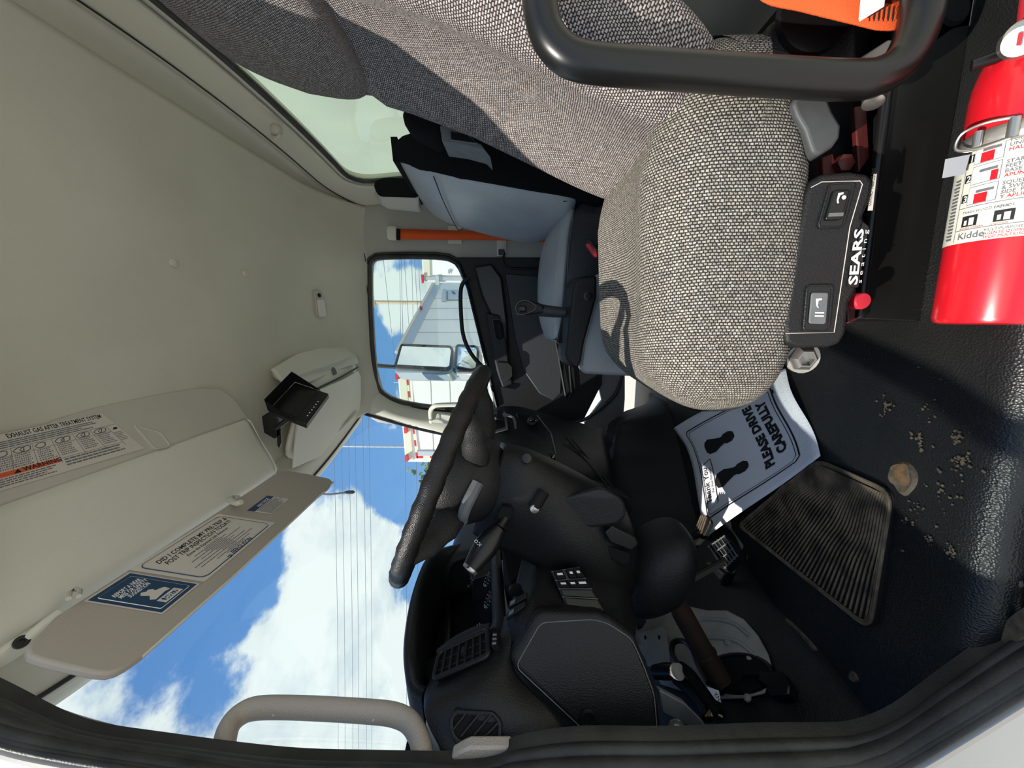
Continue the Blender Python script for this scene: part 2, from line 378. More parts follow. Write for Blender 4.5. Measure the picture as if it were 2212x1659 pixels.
# worn spots and dried mud on the rubber
def blob(cx, cy, rx, ry, z, mt, name, parent, seed, h=.004, rot=0):
    n = 22; ring = []
    for k in range(n):
        t = 2*math.pi*k/n; r = 1+.35*noise.noise(Vector((math.cos(t)*1.3, math.sin(t)*1.3, seed)))
        x, y = rx*r*math.cos(t), ry*r*math.sin(t); ring.append(Vector((cx+x*math.cos(rot)-y*math.sin(rot), cy+x*math.sin(rot)+y*math.cos(rot), z)))
    c = Vector((cx, cy, z)); mb = MB(); mb.loft([ring, [c+(p-c)*.8+Vector((0, 0, h)) for p in ring], [c+(p-c)*.35+Vector((0, 0, h*.7)) for p in ring]])
    return mk(name, mb, mt, parent)
for px, py, rx, ry, sd_, mt in ((1950, 1030, .030, .026, 1, 'dirt'),):
    p = V(px, py, z=.002); blob(p.x, p.y, rx, ry, .001, M[mt], 'worn_hole', floor, sd_, .006)
    blob(p.x+.004, p.y-.002, rx*.6, ry*.62, .006, M['rustp'], 'rust_spot', floor, sd_+3, .002)
cr = MB(); rr = random.Random(21)
for px, py, r, n_ in ((1915, 875, .012, 26), (1985, 945, .007, 10), (1970, 937, .006, 8), (1990, 962, .006, 8), (2065, 945, .012, 26), (2080, 1000, .016, 34), (2055, 1190, .012, 20), (2010, 1160, .014, 14), (1985, 1095, .016, 10), (1960, 1120, .03, 14), (2040, 1060, .04, 26), (2000, 880, .05, 16)):
    c = V(px, py, z=.003)
    for k in range(n_):
        a, d = rr.uniform(0, 6.28), abs(rr.gauss(0, r*.6)); q = Vector((c.x+d*math.cos(a)*1.3, c.y+d*math.sin(a)*.8, .003+noise.noise(Vector((c.x*5, c.y*5, 0)))*.004)); w = rr.uniform(.0006, .0021)
        cr.box(q, (w*2, w*1.5, w), Matrix.Rotation(rr.uniform(0, 3), 3, 'Z'))
o = mk('mud_crumbs', cr, M['dirt'], floor, smooth=False); o['kind'] = 'stuff'; o['label'] = 'scattered crumbs of dried mud on the rubber'
# torn edge of the rubber with dirt showing beneath
for i, (a_, b_, w) in enumerate((((1690, 1335), (1775, 1420), .010), ((1890, 1535), (1925, 1565), .008), ((1835, 1450), (1850, 1475), .012))):
    p, q = V(*a_, z=.004), V(*b_, z=.004); dd = (q-p); m_ = (p+q)/2
    blob(m_.x, m_.y, dd.length/2, w, .0015, M['dirt'], 'torn_edge', floor, i*3.1+.5, .004, math.atan2(dd.y, dd.x))

# toe board: rubber covered slope rising to the bulkhead
TOE0 = Vector((-.735, 1, 0)); TOEN = Vector((math.sin(math.radians(43)), 0, math.cos(math.radians(43))))
def toe(px, py, lift=0): return VP(px, py, TOE0+TOEN*lift, TOEN)
rows = []
for i in range(25):
    t = i/24; row = []
    for j in range(41):
        y = .50+1.7*j/40
        x, z = (-.735-.46*t, .43*t)
        row.append(Vector((x, y, z+noise.noise(Vector((x*7, y*7, 5)))*.006)))
    rows.append(row)
rows.insert(0, [Vector((-.70, p.y, -.004)) for p in rows[0]])
rows += [[Vector((-1.22, p.y, .9)) for p in rows[-1]]]
wf = struct(mk('wall_front', MB().grid(rows), M['rubber'], sub=1, solid=.02, off=1))
# side of the footwell below the dash (near the door)
struct(mk('trim_1', MB().prism([Vector((-.66, .505, -.02)), Vector((-1.2, .505, -.02)), Vector((-1.2, .505, .80)), Vector((-.74, .505, .80)), Vector((-.72, .505, .3))], (0, .012, 0)), M['blk']))
# galvanised plate on the toe board
pl = [(1338, 1285), (1372, 1290), (1440, 1300), (1530, 1320), (1572, 1320), (1610, 1340), (1640, 1375), (1662, 1415), (1672, 1450), (1655, 1500), (1610, 1510), (1560, 1512), (1490, 1500), (1430, 1480), (1380, 1400)]
mk('steel_plate', MB().prism([toe(a, b, .006) for a, b in pl], TOEN*.006), M['galv'], wf, bevel=.003)
for row in ([(1460, 1345), (1520, 1338), (1580, 1345), (1620, 1375)], [(1450, 1385), (1520, 1378), (1590, 1385), (1640, 1425)], [(1440, 1430), (1480, 1425)]):
    mk('pressed_bead', MB().tube(spline([toe(a, b, .012) for a, b in row], 6), .006, 8), M['galv'], wf)
for px, py in ((1540, 1408), (1572, 1388), (1620, 1420), (1615, 1508)):
    mk('weld_dimple', MB().lathe([(.009, 0), (.008, .004), (.003, .006)], toe(px, py, .012), TOEN, 12), M['galv'], wf)
pl = [(1380, 1370), (1430, 1355), (1440, 1365), (1452, 1450), (1400, 1440)]
mk('bracket_plate', MB().prism([toe(a, b, .03) for a, b in pl], TOEN*.004), M['galv'], wf, bevel=.001)
for px, py in ((1394, 1377), (1424, 1377)): mk('bracket_hole', MB().box(toe(px, py, .036), (.008, .008, .004)), M['blkm'], wf)
# dark oval opening at the shaft foot with its rubber lip
ov = [toe(1595+72*math.cos(t)*1.0, 1455+40*math.sin(t), .013) for t in [2*math.pi*k/28 for k in range(28)]]
mk('shaft_opening', MB().prism(ov, TOEN*.002), M['blkm'], wf)
mk('opening_lip', MB().tube(ov+[ov[0]], .006, 6), M['blks'], wf)
# pale engine cover cut-out with black hole plug behind the brake pedal
pl = [(1462, 1210), (1490, 1205), (1530, 1215), (1562, 1240), (1550, 1262), (1510, 1278), (1478, 1270), (1468, 1240)]
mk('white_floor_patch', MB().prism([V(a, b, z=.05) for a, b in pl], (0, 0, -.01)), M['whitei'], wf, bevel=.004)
p = V(1515, 1245, z=.05); mk('hole_plug', MB().lathe([(.020, 0), (.018, .004), (.002, .005)], p, (0, 0, 1), 18), M['blks'], wf)
pl = [(1452, 1215), (1470, 1210), (1475, 1235), (1488, 1245), (1478, 1275), (1455, 1280)]
mk('torn_flap', MB().prism([V(a, b, z=.075) for a, b in pl], (0, 0, -.012)), M['blkm'], wf)
lip = spline([V(a, b, z=.045) for a, b in ((1470, 1290), (1520, 1292), (1560, 1268), (1582, 1232), (1590, 1205))], 5)
mk('cut_lip', MB().tube(lip, .010, 8), M['blks'], wf)

# engine tunnel between the footwells, draped in black vinyl
rows = []
ta_, tb_ = Vector((-.80, 1.27, 0)), Vector((-.43, 1.62, 0)); tdir = (tb_-ta_).normalized(); tnrm = Vector((-tdir.y, tdir.x, 0))
for i in range(49):
    x = -.36-.66*i/48; row = []
    for j in range(49):
        y = 1.12+.86*j/48; p = Vector((x, y, 0)); d = (p-ta_).dot(tnrm)-.012
        k = min(1, max(0, d/.13)); k = k*k*(3-2*k); e = min(1, max(0, (1.98-y)/.16)); e = e*e*(3-2*e); b = min(1, max(0, (-.36-x)/.12)); b = b*b*(3-2*b)
        hgt = k*e*b*(.16+.42*max(0, -.36-x)); base = max(0, -.735-x)*.93
        w = (noise.noise(Vector((x*9, y*9, 1)))*.030+noise.noise(Vector((x*24, y*24, 4)))*.010)*min(1, hgt*9)
        row.append(Vector((x+w*.5, y+w*.5, (base+hgt+w) if d > 0 else base-.02+max(-.01, d*.1))))
    rows.append(row)
struct(mk('trim_2', MB().grid(rows), M['blkl'], solid=.012))

# ceiling
def front_x(y):
    T = ((.47, -.60), (.60, -.66), (.74, -.70), (1.15, -.72), (1.65, -.645), (2.125, -.51), (2.3, -.44))
    for (a, b), (c, d) in zip(T, T[1:]):
        if y <= c: return b+(d-b)*(y-a)/(c-a)
    return -.44
rows = []
for i in range(45):
    row = []
    for j in range(55):
        y = .475+1.735*j/54; x = front_x(y)+(.60-front_x(y))*i/44; row.append(Vector((x, y, ceil_z(x, y))))
    rows.append(row)
ceiling = struct(mk('ceiling', MB().grid(rows), M['head'], sub=1, solid=.05, off=1))
# rear roof roll: the pale strip and the moulding under the seam
def rband(name, mt, pts, solid=.02):
    rows = [[Vector((rear_x(.48+1.73*j/48)+dx, .48+1.73*j/48, z-(.11*max(0, (.48+1.73*j/48-1.85)/.36)**2)*(1 if z > 1.5 else .3))) for j in range(49)] for dx, z in pts]
    return struct(mk(name, MB().grid(rows), M[mt], sub=1, solid=solid, off=1))
rband('trim_3', 'trim', [(-.125, 1.632), (-.085, 1.640), (-.05, 1.640), (-.026, 1.620)], .012)
# rear wall with its window opening
WY0, WY1, WZ0, WZ1 = .60, 1.955, .93, 1.462
def rw(y, z): return Vector((rear_x(y)+(.012 if z < 1.0 else 0)-.03*max(0, (z-1.2)/.4)**1.0, y, z))
def rloop(k, r=.09):
    w, h = (WY1-WY0)+2*k, (WZ1-WZ0)+2*k
    return [((WY0+WY1)/2+a, (WZ0+WZ1)/2+b) for a, b in rrect_d(w, h, r+k)]
def rrect_d(w, h, r, n=96):
    base = rrect(w, h, r, 8); base.append(base[0]); out = []
    L_ = [0]
    for p, q in zip(base, base[1:]): L_.append(L_[-1]+math.dist(p, q))
    for i in range(n):
        s_ = L_[-1]*i/n; k = max(j for j in range(len(L_)) if L_[j] <= s_); k = min(k, len(base)-2)
        t = (s_-L_[k])/max(L_[k+1]-L_[k], 1e-9); out.append((base[k][0]*(1-t)+base[k+1][0]*t, base[k][1]*(1-t)+base[k+1][1]*t))
    return out
inner, mid = rloop(0), rloop(.045)
def clampo(y, z): 
    cy_, cz_ = (WY0+WY1)/2, (WZ0+WZ1)/2; dy, dz = y-cy_, z-cz_
    t = min((2.215-cy_)/dy if dy > 1e-6 else (.49-cy_)/dy if dy < -1e-6 else 9, (1.625-cz_)/dz if dz > 1e-6 else (0-cz_)/dz if dz < -1e-6 else 9)
    return cy_+dy*t, cz_+dz*t
outer = [clampo(y, z) for y, z in mid]
wr = MB().loft([[rw(*p)+Vector((.012, 0, 0)) for p in inner], [rw(*p) for p in mid], [rw(a*.5+c*.5, b*.5+d*.5) for (a, b), (c, d) in zip(mid, outer)], [rw(*p) for p in outer]], caps=False)
wall_rear = struct(mk('wall_rear', wr, M['trim'], sub=1, solid=.03, off=1))
L0 = [rw(*p)+Vector((.006, 0, 0)) for p in inner]
mk('window_seal', MB().tube(L0+[L0[0]], .011, 8), M['rubs'], wall_rear)
L1 = [rw(*p)+Vector((-.004, 0, 0)) for p in rloop(.03)]
mk('window_bead', MB().tube(L1+[L1[0]], .006, 8), M['trim'], wall_rear)
ys = [WY0+(WY1-WY0)*i/30 for i in range(31)]
gp = MB().grid([[rw(y, WZ0+(WZ1-WZ0)*j/10)+Vector((.012, 0, 0)) for y in ys] for j in range(11)])
struct(mk('window_1', gp, M['glassg']))
seam = [rw(.52+1.66*i/40, 1.603-.11*max(0, (.52+1.66*i/40-1.85)/.36)**2)+Vector((-.004, 0, 0)) for i in range(41)]
mk('seam_line', MB().tube(seam, .0022, 5), M['blkl'], wall_rear)

# far side: ring of grey trim around the passenger window
FY = 2.2
gl_px = [(803, 577), (806, 567), (815, 561), (835, 560), (890, 559), (945, 560), (968, 563), (983, 571), (991, 582), (1009, 623), (1028, 700), (1050, 790), (1068, 865), (1062, 880), (1040, 884), (993, 881), (945, 877), (905, 872), (870, 866), (845, 857), (830, 847), (823, 839), (817, 825), (813, 795), (808, 740), (804, 656)]
gl = [V(a, b, y=FY) for a, b in gl_px]
gc = sum(gl, Vector())/len(gl)
def expand(pts, d):
    n = len(pts); out = []
    for i in range(n):
        t = (pts[(i+1) % n]-pts[i-1]).normalized(); nn = Vector((t.z, 0, -t.x)); nn = nn if nn.dot(pts[i]-gc) > 0 else -nn
        out.append(pts[i]+nn*d)
    return out
g1 = expand(gl, .028)
def farout(p):
    d = p-gc; c_ = []
    if d.x > 1e-6: c_.append((.665-gc.x)/d.x)
    if d.x < -1e-6: c_.append((-.60-gc.x)/d.x)
    if d.z > 1e-6: c_.append((1.56-gc.z)/d.z)
    if d.z < -1e-6: c_.append((.20-gc.z)/d.z)
    return gc+d*min(c_)
go = [farout(p) for p in g1]
ring = MB().loft([[p+Vector((0, .02, 0)) for p in gl], g1, [(a+b)/2+Vector((0, -.02, 0)) for a, b in zip(g1, go)], [p+Vector((0, -.03, 0)) for p in go]], caps=False)
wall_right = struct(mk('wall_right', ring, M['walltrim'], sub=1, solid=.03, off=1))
s1 = expand(gl, .010); s1 = [p+Vector((0, -.005, 0)) for p in s1]
mk('window_seal', MB().tube(s1+[s1[0]], .013, 8), M['rubs'], wall_right)
s2 = expand(gl, .030); s2 = [p+Vector((0, -.004, 0)) for p in s2]
mk('seal_lip', MB().tube(s2+[s2[0]], .0075, 8), M['rubs'], wall_right)
struct(mk('window_2', MB().prism([p+Vector((0, .012, 0)) for p in gl], (0, .002, 0)), M['glass'], smooth=False))
# blanking plugs in the trim above the passenger door
for px, py in ((775, 652), (783, 773)):
    p = V(px, py, y=FY-.005); mk('trim_plug', MB().lathe([(.013, 0), (.012, .006), (.004, .009)], p, (0, -1, 0), 16), M['trim'], wall_right)
# trim seams beside the belt and small cover plates
for pts in ([(741, 428), (752, 432), (762, 450), (764, 500), (770, 530), (785, 545), (790, 565)], ):
    mk('seam_line', MB().tube(spline([V(a, b, y=FY-.022) for a, b in pts], 5), .002, 5), M['blkl'], wall_right)
for x0, x1, y0, y1 in ((968, 998, 488, 527), (1073, 1094, 505, 553)):
    q = [V(a, b, y=FY-.022) for a, b in ((x0, y0), (x1, y0), (x1, y1), (x0, y1))]
    mk('cover_plate', MB().prism(q, (0, -.004, 0)), M['trim'], wall_right, bevel=.002)
# passenger-side windshield pillar
pe = [(778, 897), (800, 899), (840, 906), (900, 920), (950, 934), (1000, 950)]
pi_ = [(800, 845), (812, 848), (850, 878), (905, 892), (960, 897), (1010, 900)]
rowsA = [V(a, b, y=2.125) for a, b in pe]; rowsB = [V(a, b, y=2.17) for a, b in pi_]
rowsM = [(p+q)/2+Vector((.0, -.03, 0)) for p, q in zip(rowsA, rowsB)]
apf = struct(mk('trim_4', MB().grid([rowsA, rowsM, rowsB, [p+Vector((.03, .04, 0)) for p in rowsB]]), M['trim'], sub=2, solid=.02, off=1))
# driver-side windshield pillar: thin beige edge along the glass
ge = [(-60, 1478), (0, 1500), (78, 1524), (150, 1550), (215, 1568), (337, 1601), (454, 1622), (600, 1634), (760, 1641), (936, 1643)]
ie = [(-60, 1480), (0, 1507), (78, 1545), (153, 1579), (230, 1596), (337, 1613), (454, 1632), (600, 1645), (760, 1652), (936, 1655)]
ra = [V(a, b, y=.545) for a, b in ge]; rb = [V(a, b, y=.505) for a, b in ie]
rc = [V(a, b+40, y=.515) for a, b in ie]
apn = struct(mk('trim_5', MB().grid([[p+Vector((-.05, .0, 0)) for p in ra], ra, rb, rc]), M['trimd'], sub=1, solid=.012, off=1))
pl = [(973, 1638), (1000, 1622), (1015, 1616), (1105, 1616), (1105, 1632), (1040, 1645), (985, 1652)]
mk('pillar_foot', MB().prism([V(a, b, y=.505) for a, b in pl], (0, .02, 0)), M['beige'], apn, bevel=.004)
# door-opening rubber seal
ik = [(-260, 1360), (-120, 1446), (0, 1507), (153, 1579), (337, 1611), (600, 1643), (800, 1650), (1000, 1652), (1080, 1640), (1120, 1618), (1252, 1598), (1450, 1598), (1650, 1591), (1800, 1590), (1871, 1583), (1954, 1549), (2065, 1468), (2212, 1366), (2400, 1240), (2650, 1050)]
ok = [(-260, 1480), (-120, 1550), (0, 1607), (153, 1640), (337, 1668), (600, 1705), (800, 1716), (1000, 1722), (1080, 1722), (1120, 1718), (1252, 1715), (1450, 1712), (1650, 1706), (1800, 1695), (1871, 1683), (1954, 1654), (2065, 1588), (2212, 1496), (2400, 1380), (2650, 1200)]
ci = spline([V(a, b, y=.497) for a, b in ik], 5); co_ = spline([V(a, b, y=.452) for a, b in ok], 5)
def seal_row(u, bump=0): return [a.lerp(b, u)+Vector((0, -bump, 0)) for a, b in zip(ci, co_)]
seal = MB().grid([seal_row(-.01, -.02), seal_row(0), seal_row(.5), seal_row(1), seal_row(1.04, -.03)])
for u, r in ((.17, .010), (.32, .006), (.50, .014), (.68, .012), (.86, .007), (.96, .005)): seal.tube(seal_row(u, .002), r, 10)
seal = struct(mk('trim_6', seal, M['rubs'], angle=80))
# pale painted body outside the seal, below the opening and along the pillar
bo = [p+Vector((0, .006, 0)) for p in co_]
out2 = []
for i, p in enumerate(bo):
    t = (bo[min(i+1, len(bo)-1)]-bo[max(i-1, 0)]).normalized(); nn = Vector((t.z, 0, -t.x)); nn = nn if nn.dot(p-Vector((.1, p.y, .75))) > 0 else -nn
    out2.append((p, nn))
body = MB().grid([[p for p, n_ in out2], [p+n_*.012+Vector((0, -.004, 0)) for p, n_ in out2], [p+n_*.03+Vector((0, .0, 0)) for p, n_ in out2], [p+n_*.32+Vector((0, .03, 0)) for p, n_ in out2]])
wall_left = struct(mk('wall_left', body, M['white'], sub=1, solid=.02, off=-1))
mk('seam_bead', MB().tube([p+n_*.020+Vector((0, -.004, 0)) for p, n_ in out2], .006, 8), M['silver'], wall_left)
# upper rail over the door opening and the rear post
struct(mk('trim_7', MB().prism([Vector((-.70, .47, 1.50)), Vector((.80, .47, 1.50)), Vector((.80, .47, 1.66)), Vector((-.70, .47, 1.66))], (0, .05, 0)), M['trim'], bevel=.01))
struct(mk('trim_8', MB().prism([Vector((.70, .47, -.1)), Vector((.80, .47, -.1)), Vector((.80, .47, 1.6)), Vector((.66, .47, 1.6))], (0, .04, 0)), M['trim'], bevel=.01))
# step tread with a raised grid at the sill
tr = thing('step_tread', 'black gridded step tread at the door sill below the floor edge', 'step', V(2190, 1230, z=-.045))
q = [V(a, b, z=-.05) for a, b in ((2148, 1300), (2135, 1262), (2165, 1130), (2330, 1080), (2330, 1330), (2190, 1320))]
mk('tread_base', MB().prism(q, (0, 0, -.02)), M['blk'], tr, bevel=.003)
for a0, b0, a1, b1 in ((2172, 1150, 2152, 1275), (2200, 1130, 2185, 1270), (2250, 1110, 2240, 1290)):
    mk('tread_rib', MB().tube([V(a0, b0, z=-.047), V(a1, b1, z=-.047)], .004, 8), M['blkl'], tr)
for i in range(6):
    b0 = 1140+26*i; mk('tread_rib', MB().tube([V(2160-i*1.5, b0+6, z=-.047), V(2320, b0-40, z=-.047)], .0035, 8), M['blkl'], tr)
p = V(2193, 1254, z=-.045); mk('bolt', MB().lathe([(.010, 0), (.010, .004), (.006, .007)], p, (0, 0, 1), 16), M['dirt'], tr)
# rusty sill metal showing between the rubber and the seal
q = [V(a, b, z=-.035) for a, b in ((2085, 1462), (2105, 1425), (2140, 1375), (2185, 1330), (2230, 1300), (2260, 1330), (2215, 1372), (2140, 1435))]
mk('rusty_sill', MB().prism(q, (0, 0, -.01)), M['dirt'], floor)

# windshield
def wsp(t, s_):                                 # t: 0 near .. 1 far, s_: 0 top .. 1 bottom
    top = sp3(t, (Vector((-.665, .50, 1.535)), Vector((-.725, .74, 1.568)), Vector((-.745, 1.15, 1.58)), Vector((-.668, 1.65, 1.575)), Vector((-.534, 2.125, 1.572))))
    bot = sp3(t, (Vector((-.78, .50, .72)), Vector((-.98, .75, .76)), Vector((-1.05, 1.25, .78)), Vector((-.97, 1.75, .78)), Vector((-.715, 2.14, .80))))
    return top.lerp(bot, s_)+Vector((-.02, 0, 0))*math.sin(math.pi*s_)
def sp3(t, P):
    q = spline(P, 12); f = t*(len(q)-1); i = min(int(f), len(q)-2); return q[i].lerp(q[i+1], f-i)
struct(mk('window_3', MB().grid([[wsp(i/40, j/12) for i in range(41)] for j in range(13)]), M['shield']))
mk('glass_edge', MB().tube([wsp(i/60, 0)+Vector((.012, 0, -.004)) for i in range(61)], .011, 8, flat=.5), M['blks'], apf)
mk('glass_edge', MB().tube([wsp(1, j/20)+Vector((.012, -.004, 0)) for j in range(21)], .009, 8), M['blks'], apf)
# header above the windshield
hd = [[wsp(i/40, 0)+Vector(o) for i in range(41)] for o in ((-.03, 0, .0), (.0, 0, -.006), (.05, 0, -.012), (.10, 0, -.015), (.16, 0, .02), (.22, 0, .10))]
struct(mk('trim_9', MB().grid(hd), M['trim'], sub=1, solid=.015, off=1))
# ================================================================== PASSENGER DOOR
door = struct(thing('door_1', None, None, (0, FY, .2)))
def pg(pts, y): return [V(a, b, y=y) for a, b in pts]
dp = [(988, 556), (1300, 556), (1300, 830), (1262, 905), (1170, 930), (1085, 905), (1076, 885), (1056, 800), (1012, 623)]
mk('door_panel', MB().prism(pg(dp, FY-.035), (0, .03, 0)), M['blk'], door, bevel=.004)
mk('belt_ledge', MB().tube(pg([(992, 570), (1012, 624), (1053, 792), (1074, 880)], FY-.045), .010, 8, flat=1.6), M['blks'], door)
pad_ = [(1022, 575), (1062, 568), (1085, 600), (1096, 690), (1100, 760), (1085, 770), (1068, 700), (1040, 640)]
mk('upper_pad', MB().prism(pg(pad_, FY-.075), (0, .045, 0)), M['blks'], door, bevel=.012, seg=3)
arm = [(1048, 675), (1078, 680), (1092, 720), (1102, 800), (1108, 830), (1085, 838), (1072, 800), (1060, 740)]
mk('armrest', MB().prism(pg(arm, FY-.10), (0, .07, 0)), M['blkl'], door, bevel=.010, seg=3)
hr = [(1064, 690), (1080, 690), (1088, 700), (1092, 730), (1076, 736), (1070, 728)]
hb = mk('handle_recess', MB().prism(pg(hr, FY-.104), (0, -.003, 0)), M['blkm'], door, bevel=.002)
q = pg(hr, FY-.108); mk('recess_rim', MB().tube(q+[q[0]], .003, 6), M['blks'], hb)
mk('latch_lever', MB().tube(pg([(1078, 700), (1082, 728)], FY-.112), .006, 8), M['blks'], hb)
sp_ = [(1072, 782), (1098, 784), (1106, 792), (1107, 812), (1095, 826), (1082, 822)]
mk('speaker_lid', MB().prism(pg(sp_, FY-.105), (0, -.004, 0)), M['blkl'], door, bevel=.003)
pocket = [(1090, 590), (1175, 598), (1200, 640), (1216, 740), (1212, 850), (1195, 865), (1165, 850), (1130, 800), (1112, 730)]
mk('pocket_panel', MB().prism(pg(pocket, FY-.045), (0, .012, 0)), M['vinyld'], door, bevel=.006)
lip_ = pg([(1200, 735), (1212, 800), (1222, 855), (1228, 862), (1235, 850), (1230, 790), (1215, 735)], FY-.06)
mk('pocket_lip', MB().tube(lip_, .008, 8), M['blks'], door)
mk('grab_bar', MB().tube(spline(pg([(1012, 600), (1000, 612), (995, 632), (996, 680), (1000, 720), (1010, 750), (1026, 775), (1046, 795)], FY-.09), 6), .011, 10), M['blk'], door)
# pale painted metal below the trim, with rubber seal
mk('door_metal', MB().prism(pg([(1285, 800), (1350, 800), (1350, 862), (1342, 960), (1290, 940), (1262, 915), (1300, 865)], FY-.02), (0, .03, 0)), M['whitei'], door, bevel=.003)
mk('door_seal', MB().tube(spline(pg([(1345, 812), (1330, 850), (1300, 880), (1265, 905), (1240, 912)], FY-.035), 5), .010, 8), M['rubs'], door)
# belt rail hose along the post
mk('door_cable', MB().tube(spline(pg([(1083, 541), (1090, 548), (1086, 560), (1092, 574), (1105, 579), (1180, 580)], FY-.05), 5), .006, 8), M['blks'], door)
mk('cable_clip', MB().prism(pg([(1077, 539), (1090, 539), (1090, 551), (1077, 551)], FY-.05), (0, -.012, 0)), M['blks'], door, bevel=.002)

# ================================================================== DASHBOARD
dash = thing('dashboard', 'black grained dashboard running under the windshield', 'dashboard', (-.8, 1.3, .4))
# long body towards the passenger side
prof = [(-.99, .855), (-.86, .905), (-.74, .895), (-.70, .86), (-.685, .76), (-.70, .62), (-.735, .48), (-.80, .38), (-1.0, .36)]
rows = [[Vector((x+(.0 if y < 1.9 else .06*(y-1.9)/.3), y, z-(.0 if y < 1.9 else .02))) for x, z in prof] for y in (1.05, 1.2, 1.4, 1.6, 1.8, 2.0, 2.13)]
mk('dash_body', MB().grid(rows), M['blk'], dash, sub=2, solid=.02, off=1)
# driver-side end of the dash with the rounded corner
rows = [[V(a, b, y=y) for a, b, y in r] for r in (
    [(905, 1440, .80), (1000, 1388, .76), (1062, 1352, .74), (1102, 1322, .72)],
    [(930, 1462, .70), (1000, 1425, .67), (1064, 1385, .67), (1104, 1365, .665)],
    [(926, 1480, .645), (1000, 1468, .605), (1072, 1432, .615), (1106, 1415, .63)],
    [(921, 1505, .60), (1010, 1500, .572), (1085, 1475, .585), (1120, 1462, .605)],
    [(926, 1545, .565), (1030, 1545, .548), (1110, 1535, .553), (1185, 1525, .57)],
    [(950, 1600, .535), (1050, 1600, .53), (1130, 1590, .53), (1225, 1572, .545)],
    [(975, 1645, .508), (1080, 1640, .508), (1150, 1630, .508), (1258, 1600, .512)])]
# carry the top edge forward to the windshield
top = [[r[0]+Vector((-.20, .0, .02))]+[r[0]+Vector((-.05, .01, .004))]+r for r in rows]
mk('dash_end', MB().grid(patch(top)), M['blk'], dash, solid=.012)
mk('dash_top', MB().grid([[Vector((-1.0, .52, .80)), Vector((-1.03, .8, .83)), Vector((-1.05, 1.1, .85))], [Vector((-.74, .52, .79)), Vector((-.82, .8, .84)), Vector((-.84, 1.1, .88))]]), M['blk'], dash, solid=.01)
# outlet vent facing the driver
vq = [V(953, 1412, y=.685), V(1056, 1364, y=.682), V(1059, 1420, y=.628), V(940, 1472, y=.632)]
vn = (vq[1]-vq[0]).cross(vq[3]-vq[0]).normalized(); vn = vn if vn.x > 0 else -vn
vent = mk('air_vent', MB().prism([p+vn*.002 for p in round_poly(vq, .012)], -vn*.03), M['blkm'], dash)
q = [p+vn*.006 for p in round_poly(vq, .012)]; mk('vent_bezel', MB().tube(q+[q[0]], .005, 8), M['blk'], vent)
for i in range(1, 7):
    t = i/7; a, b = vq[0].lerp(vq[1], t), vq[3].lerp(vq[2], t)
    mk('vane', MB().tube([a.lerp(b, .04)+vn*.006, a.lerp(b, .96)+vn*.006], .0026, 6), M['blkl'], vent)
for s_ in (.36, .7):
    a, b = vq[0].lerp(vq[3], s_), vq[1].lerp(vq[2], s_); mk('cross_vane', MB().tube([a+vn*.003, b+vn*.003], .0016, 6), M['blkl'], vent)
a = vq[0].lerp(vq[1], .56).lerp(vq[3].lerp(vq[2], .56), .42); b = vq[0].lerp(vq[1], .56).lerp(vq[3].lerp(vq[2], .56), .66)
mk('vent_tab', MB().tube([a+vn*.011, b+vn*.011], .0055, 8), M['blkl'], vent)
hl = [V(a, b, y=y) for a, b, y in ((948, 1412, .705), (985, 1384, .715), (1030, 1362, .715), (1060, 1356, .71))]
mk('vent_brow', MB().tube(spline(hl, 5), .009, 8), M['blkl'], vent)
# thumb wheel beside the vent
wq = [V(1069, 1372, y=.668), V(1082, 1372, y=.668), V(1081, 1404, y=.636), V(1066, 1406, y=.636)]
tw = mk('vent_wheel', MB().prism([p+vn*.010 for p in round_poly(wq, .004)], -vn*.012), M['blkm'], dash)
for k in range(3):
    a, b = wq[0].lerp(wq[3], .22+.28*k), wq[1].lerp(wq[2], .22+.28*k); mk('wheel_tooth', MB().tube([a.lerp(b, .2)+vn*.011, a.lerp(b, .8)+vn*.011], .0022, 6), M['greym'], tw)
# side window demister on the end face
EP0, EPN = plane3(V(985, 1533, y=.556), V(1080, 1540, y=.550), V(1000, 1598, y=.529)); EPN = EPN if EPN.y < 0 else -EPN
def ev(px, py, d=0): return VP(px, py, EP0+EPN*d, EPN)
oc = round_poly([ev(a, b) for a, b in ((985, 1533), (1065, 1536), (1081, 1555), (1079, 1592), (1066, 1600), (993, 1598), (978, 1580), (975, 1550))], .006)
dm = mk('side_demister', MB().prism([p+Vector((0, -.002, 0)) for p in oc], (0, .02, 0)), M['blkm'], dash)
mk('demister_bezel', MB().tube([p+Vector((0, -.004, 0)) for p in oc]+[oc[0]+Vector((0, -.004, 0))], .004, 8), M['blk'], dm)
for (a0, b0, a1, b1) in ((980, 1575, 1006, 1541), (996, 1590, 1036, 1541), (1018, 1595, 1063, 1541), (1044, 1595, 1077, 1560)):
    mk('vane', MB().tube([ev(a0, b0, .005), ev(a1, b1, .005)], .0022, 6), M['blkl'], dm)
# hooded instrument binnacle
hin = [(926, 1492, .665), (902, 1475, .672), (892, 1430, .70), (890, 1380, .755), (896, 1320, .85), (908, 1265, .95), (930, 1212, 1.05), (960, 1190, 1.10), (1000, 1180, 1.12)]
rim_ = spline([V(a, b, y=y) for a, b, y in hin], 5)
back = [Vector((p.x-.16, .69+(p.y-.69)*.98, p.z-.03)) for p in rim_]
out_ = [p+Vector((-.015, 0, .014)) for p in rim_]
outb = [Vector((p.x-.26, p.y, p.z-.015)) for p in rim_]
hood = mk('binnacle_hood', MB().grid([outb, out_, [p+Vector((.003, 0, .010)) for p in rim_], rim_, [p.lerp(b_, .5) for p, b_ in zip(rim_, back)], back]), M['blkl'], dash, sub=1, solid=.008, off=1)
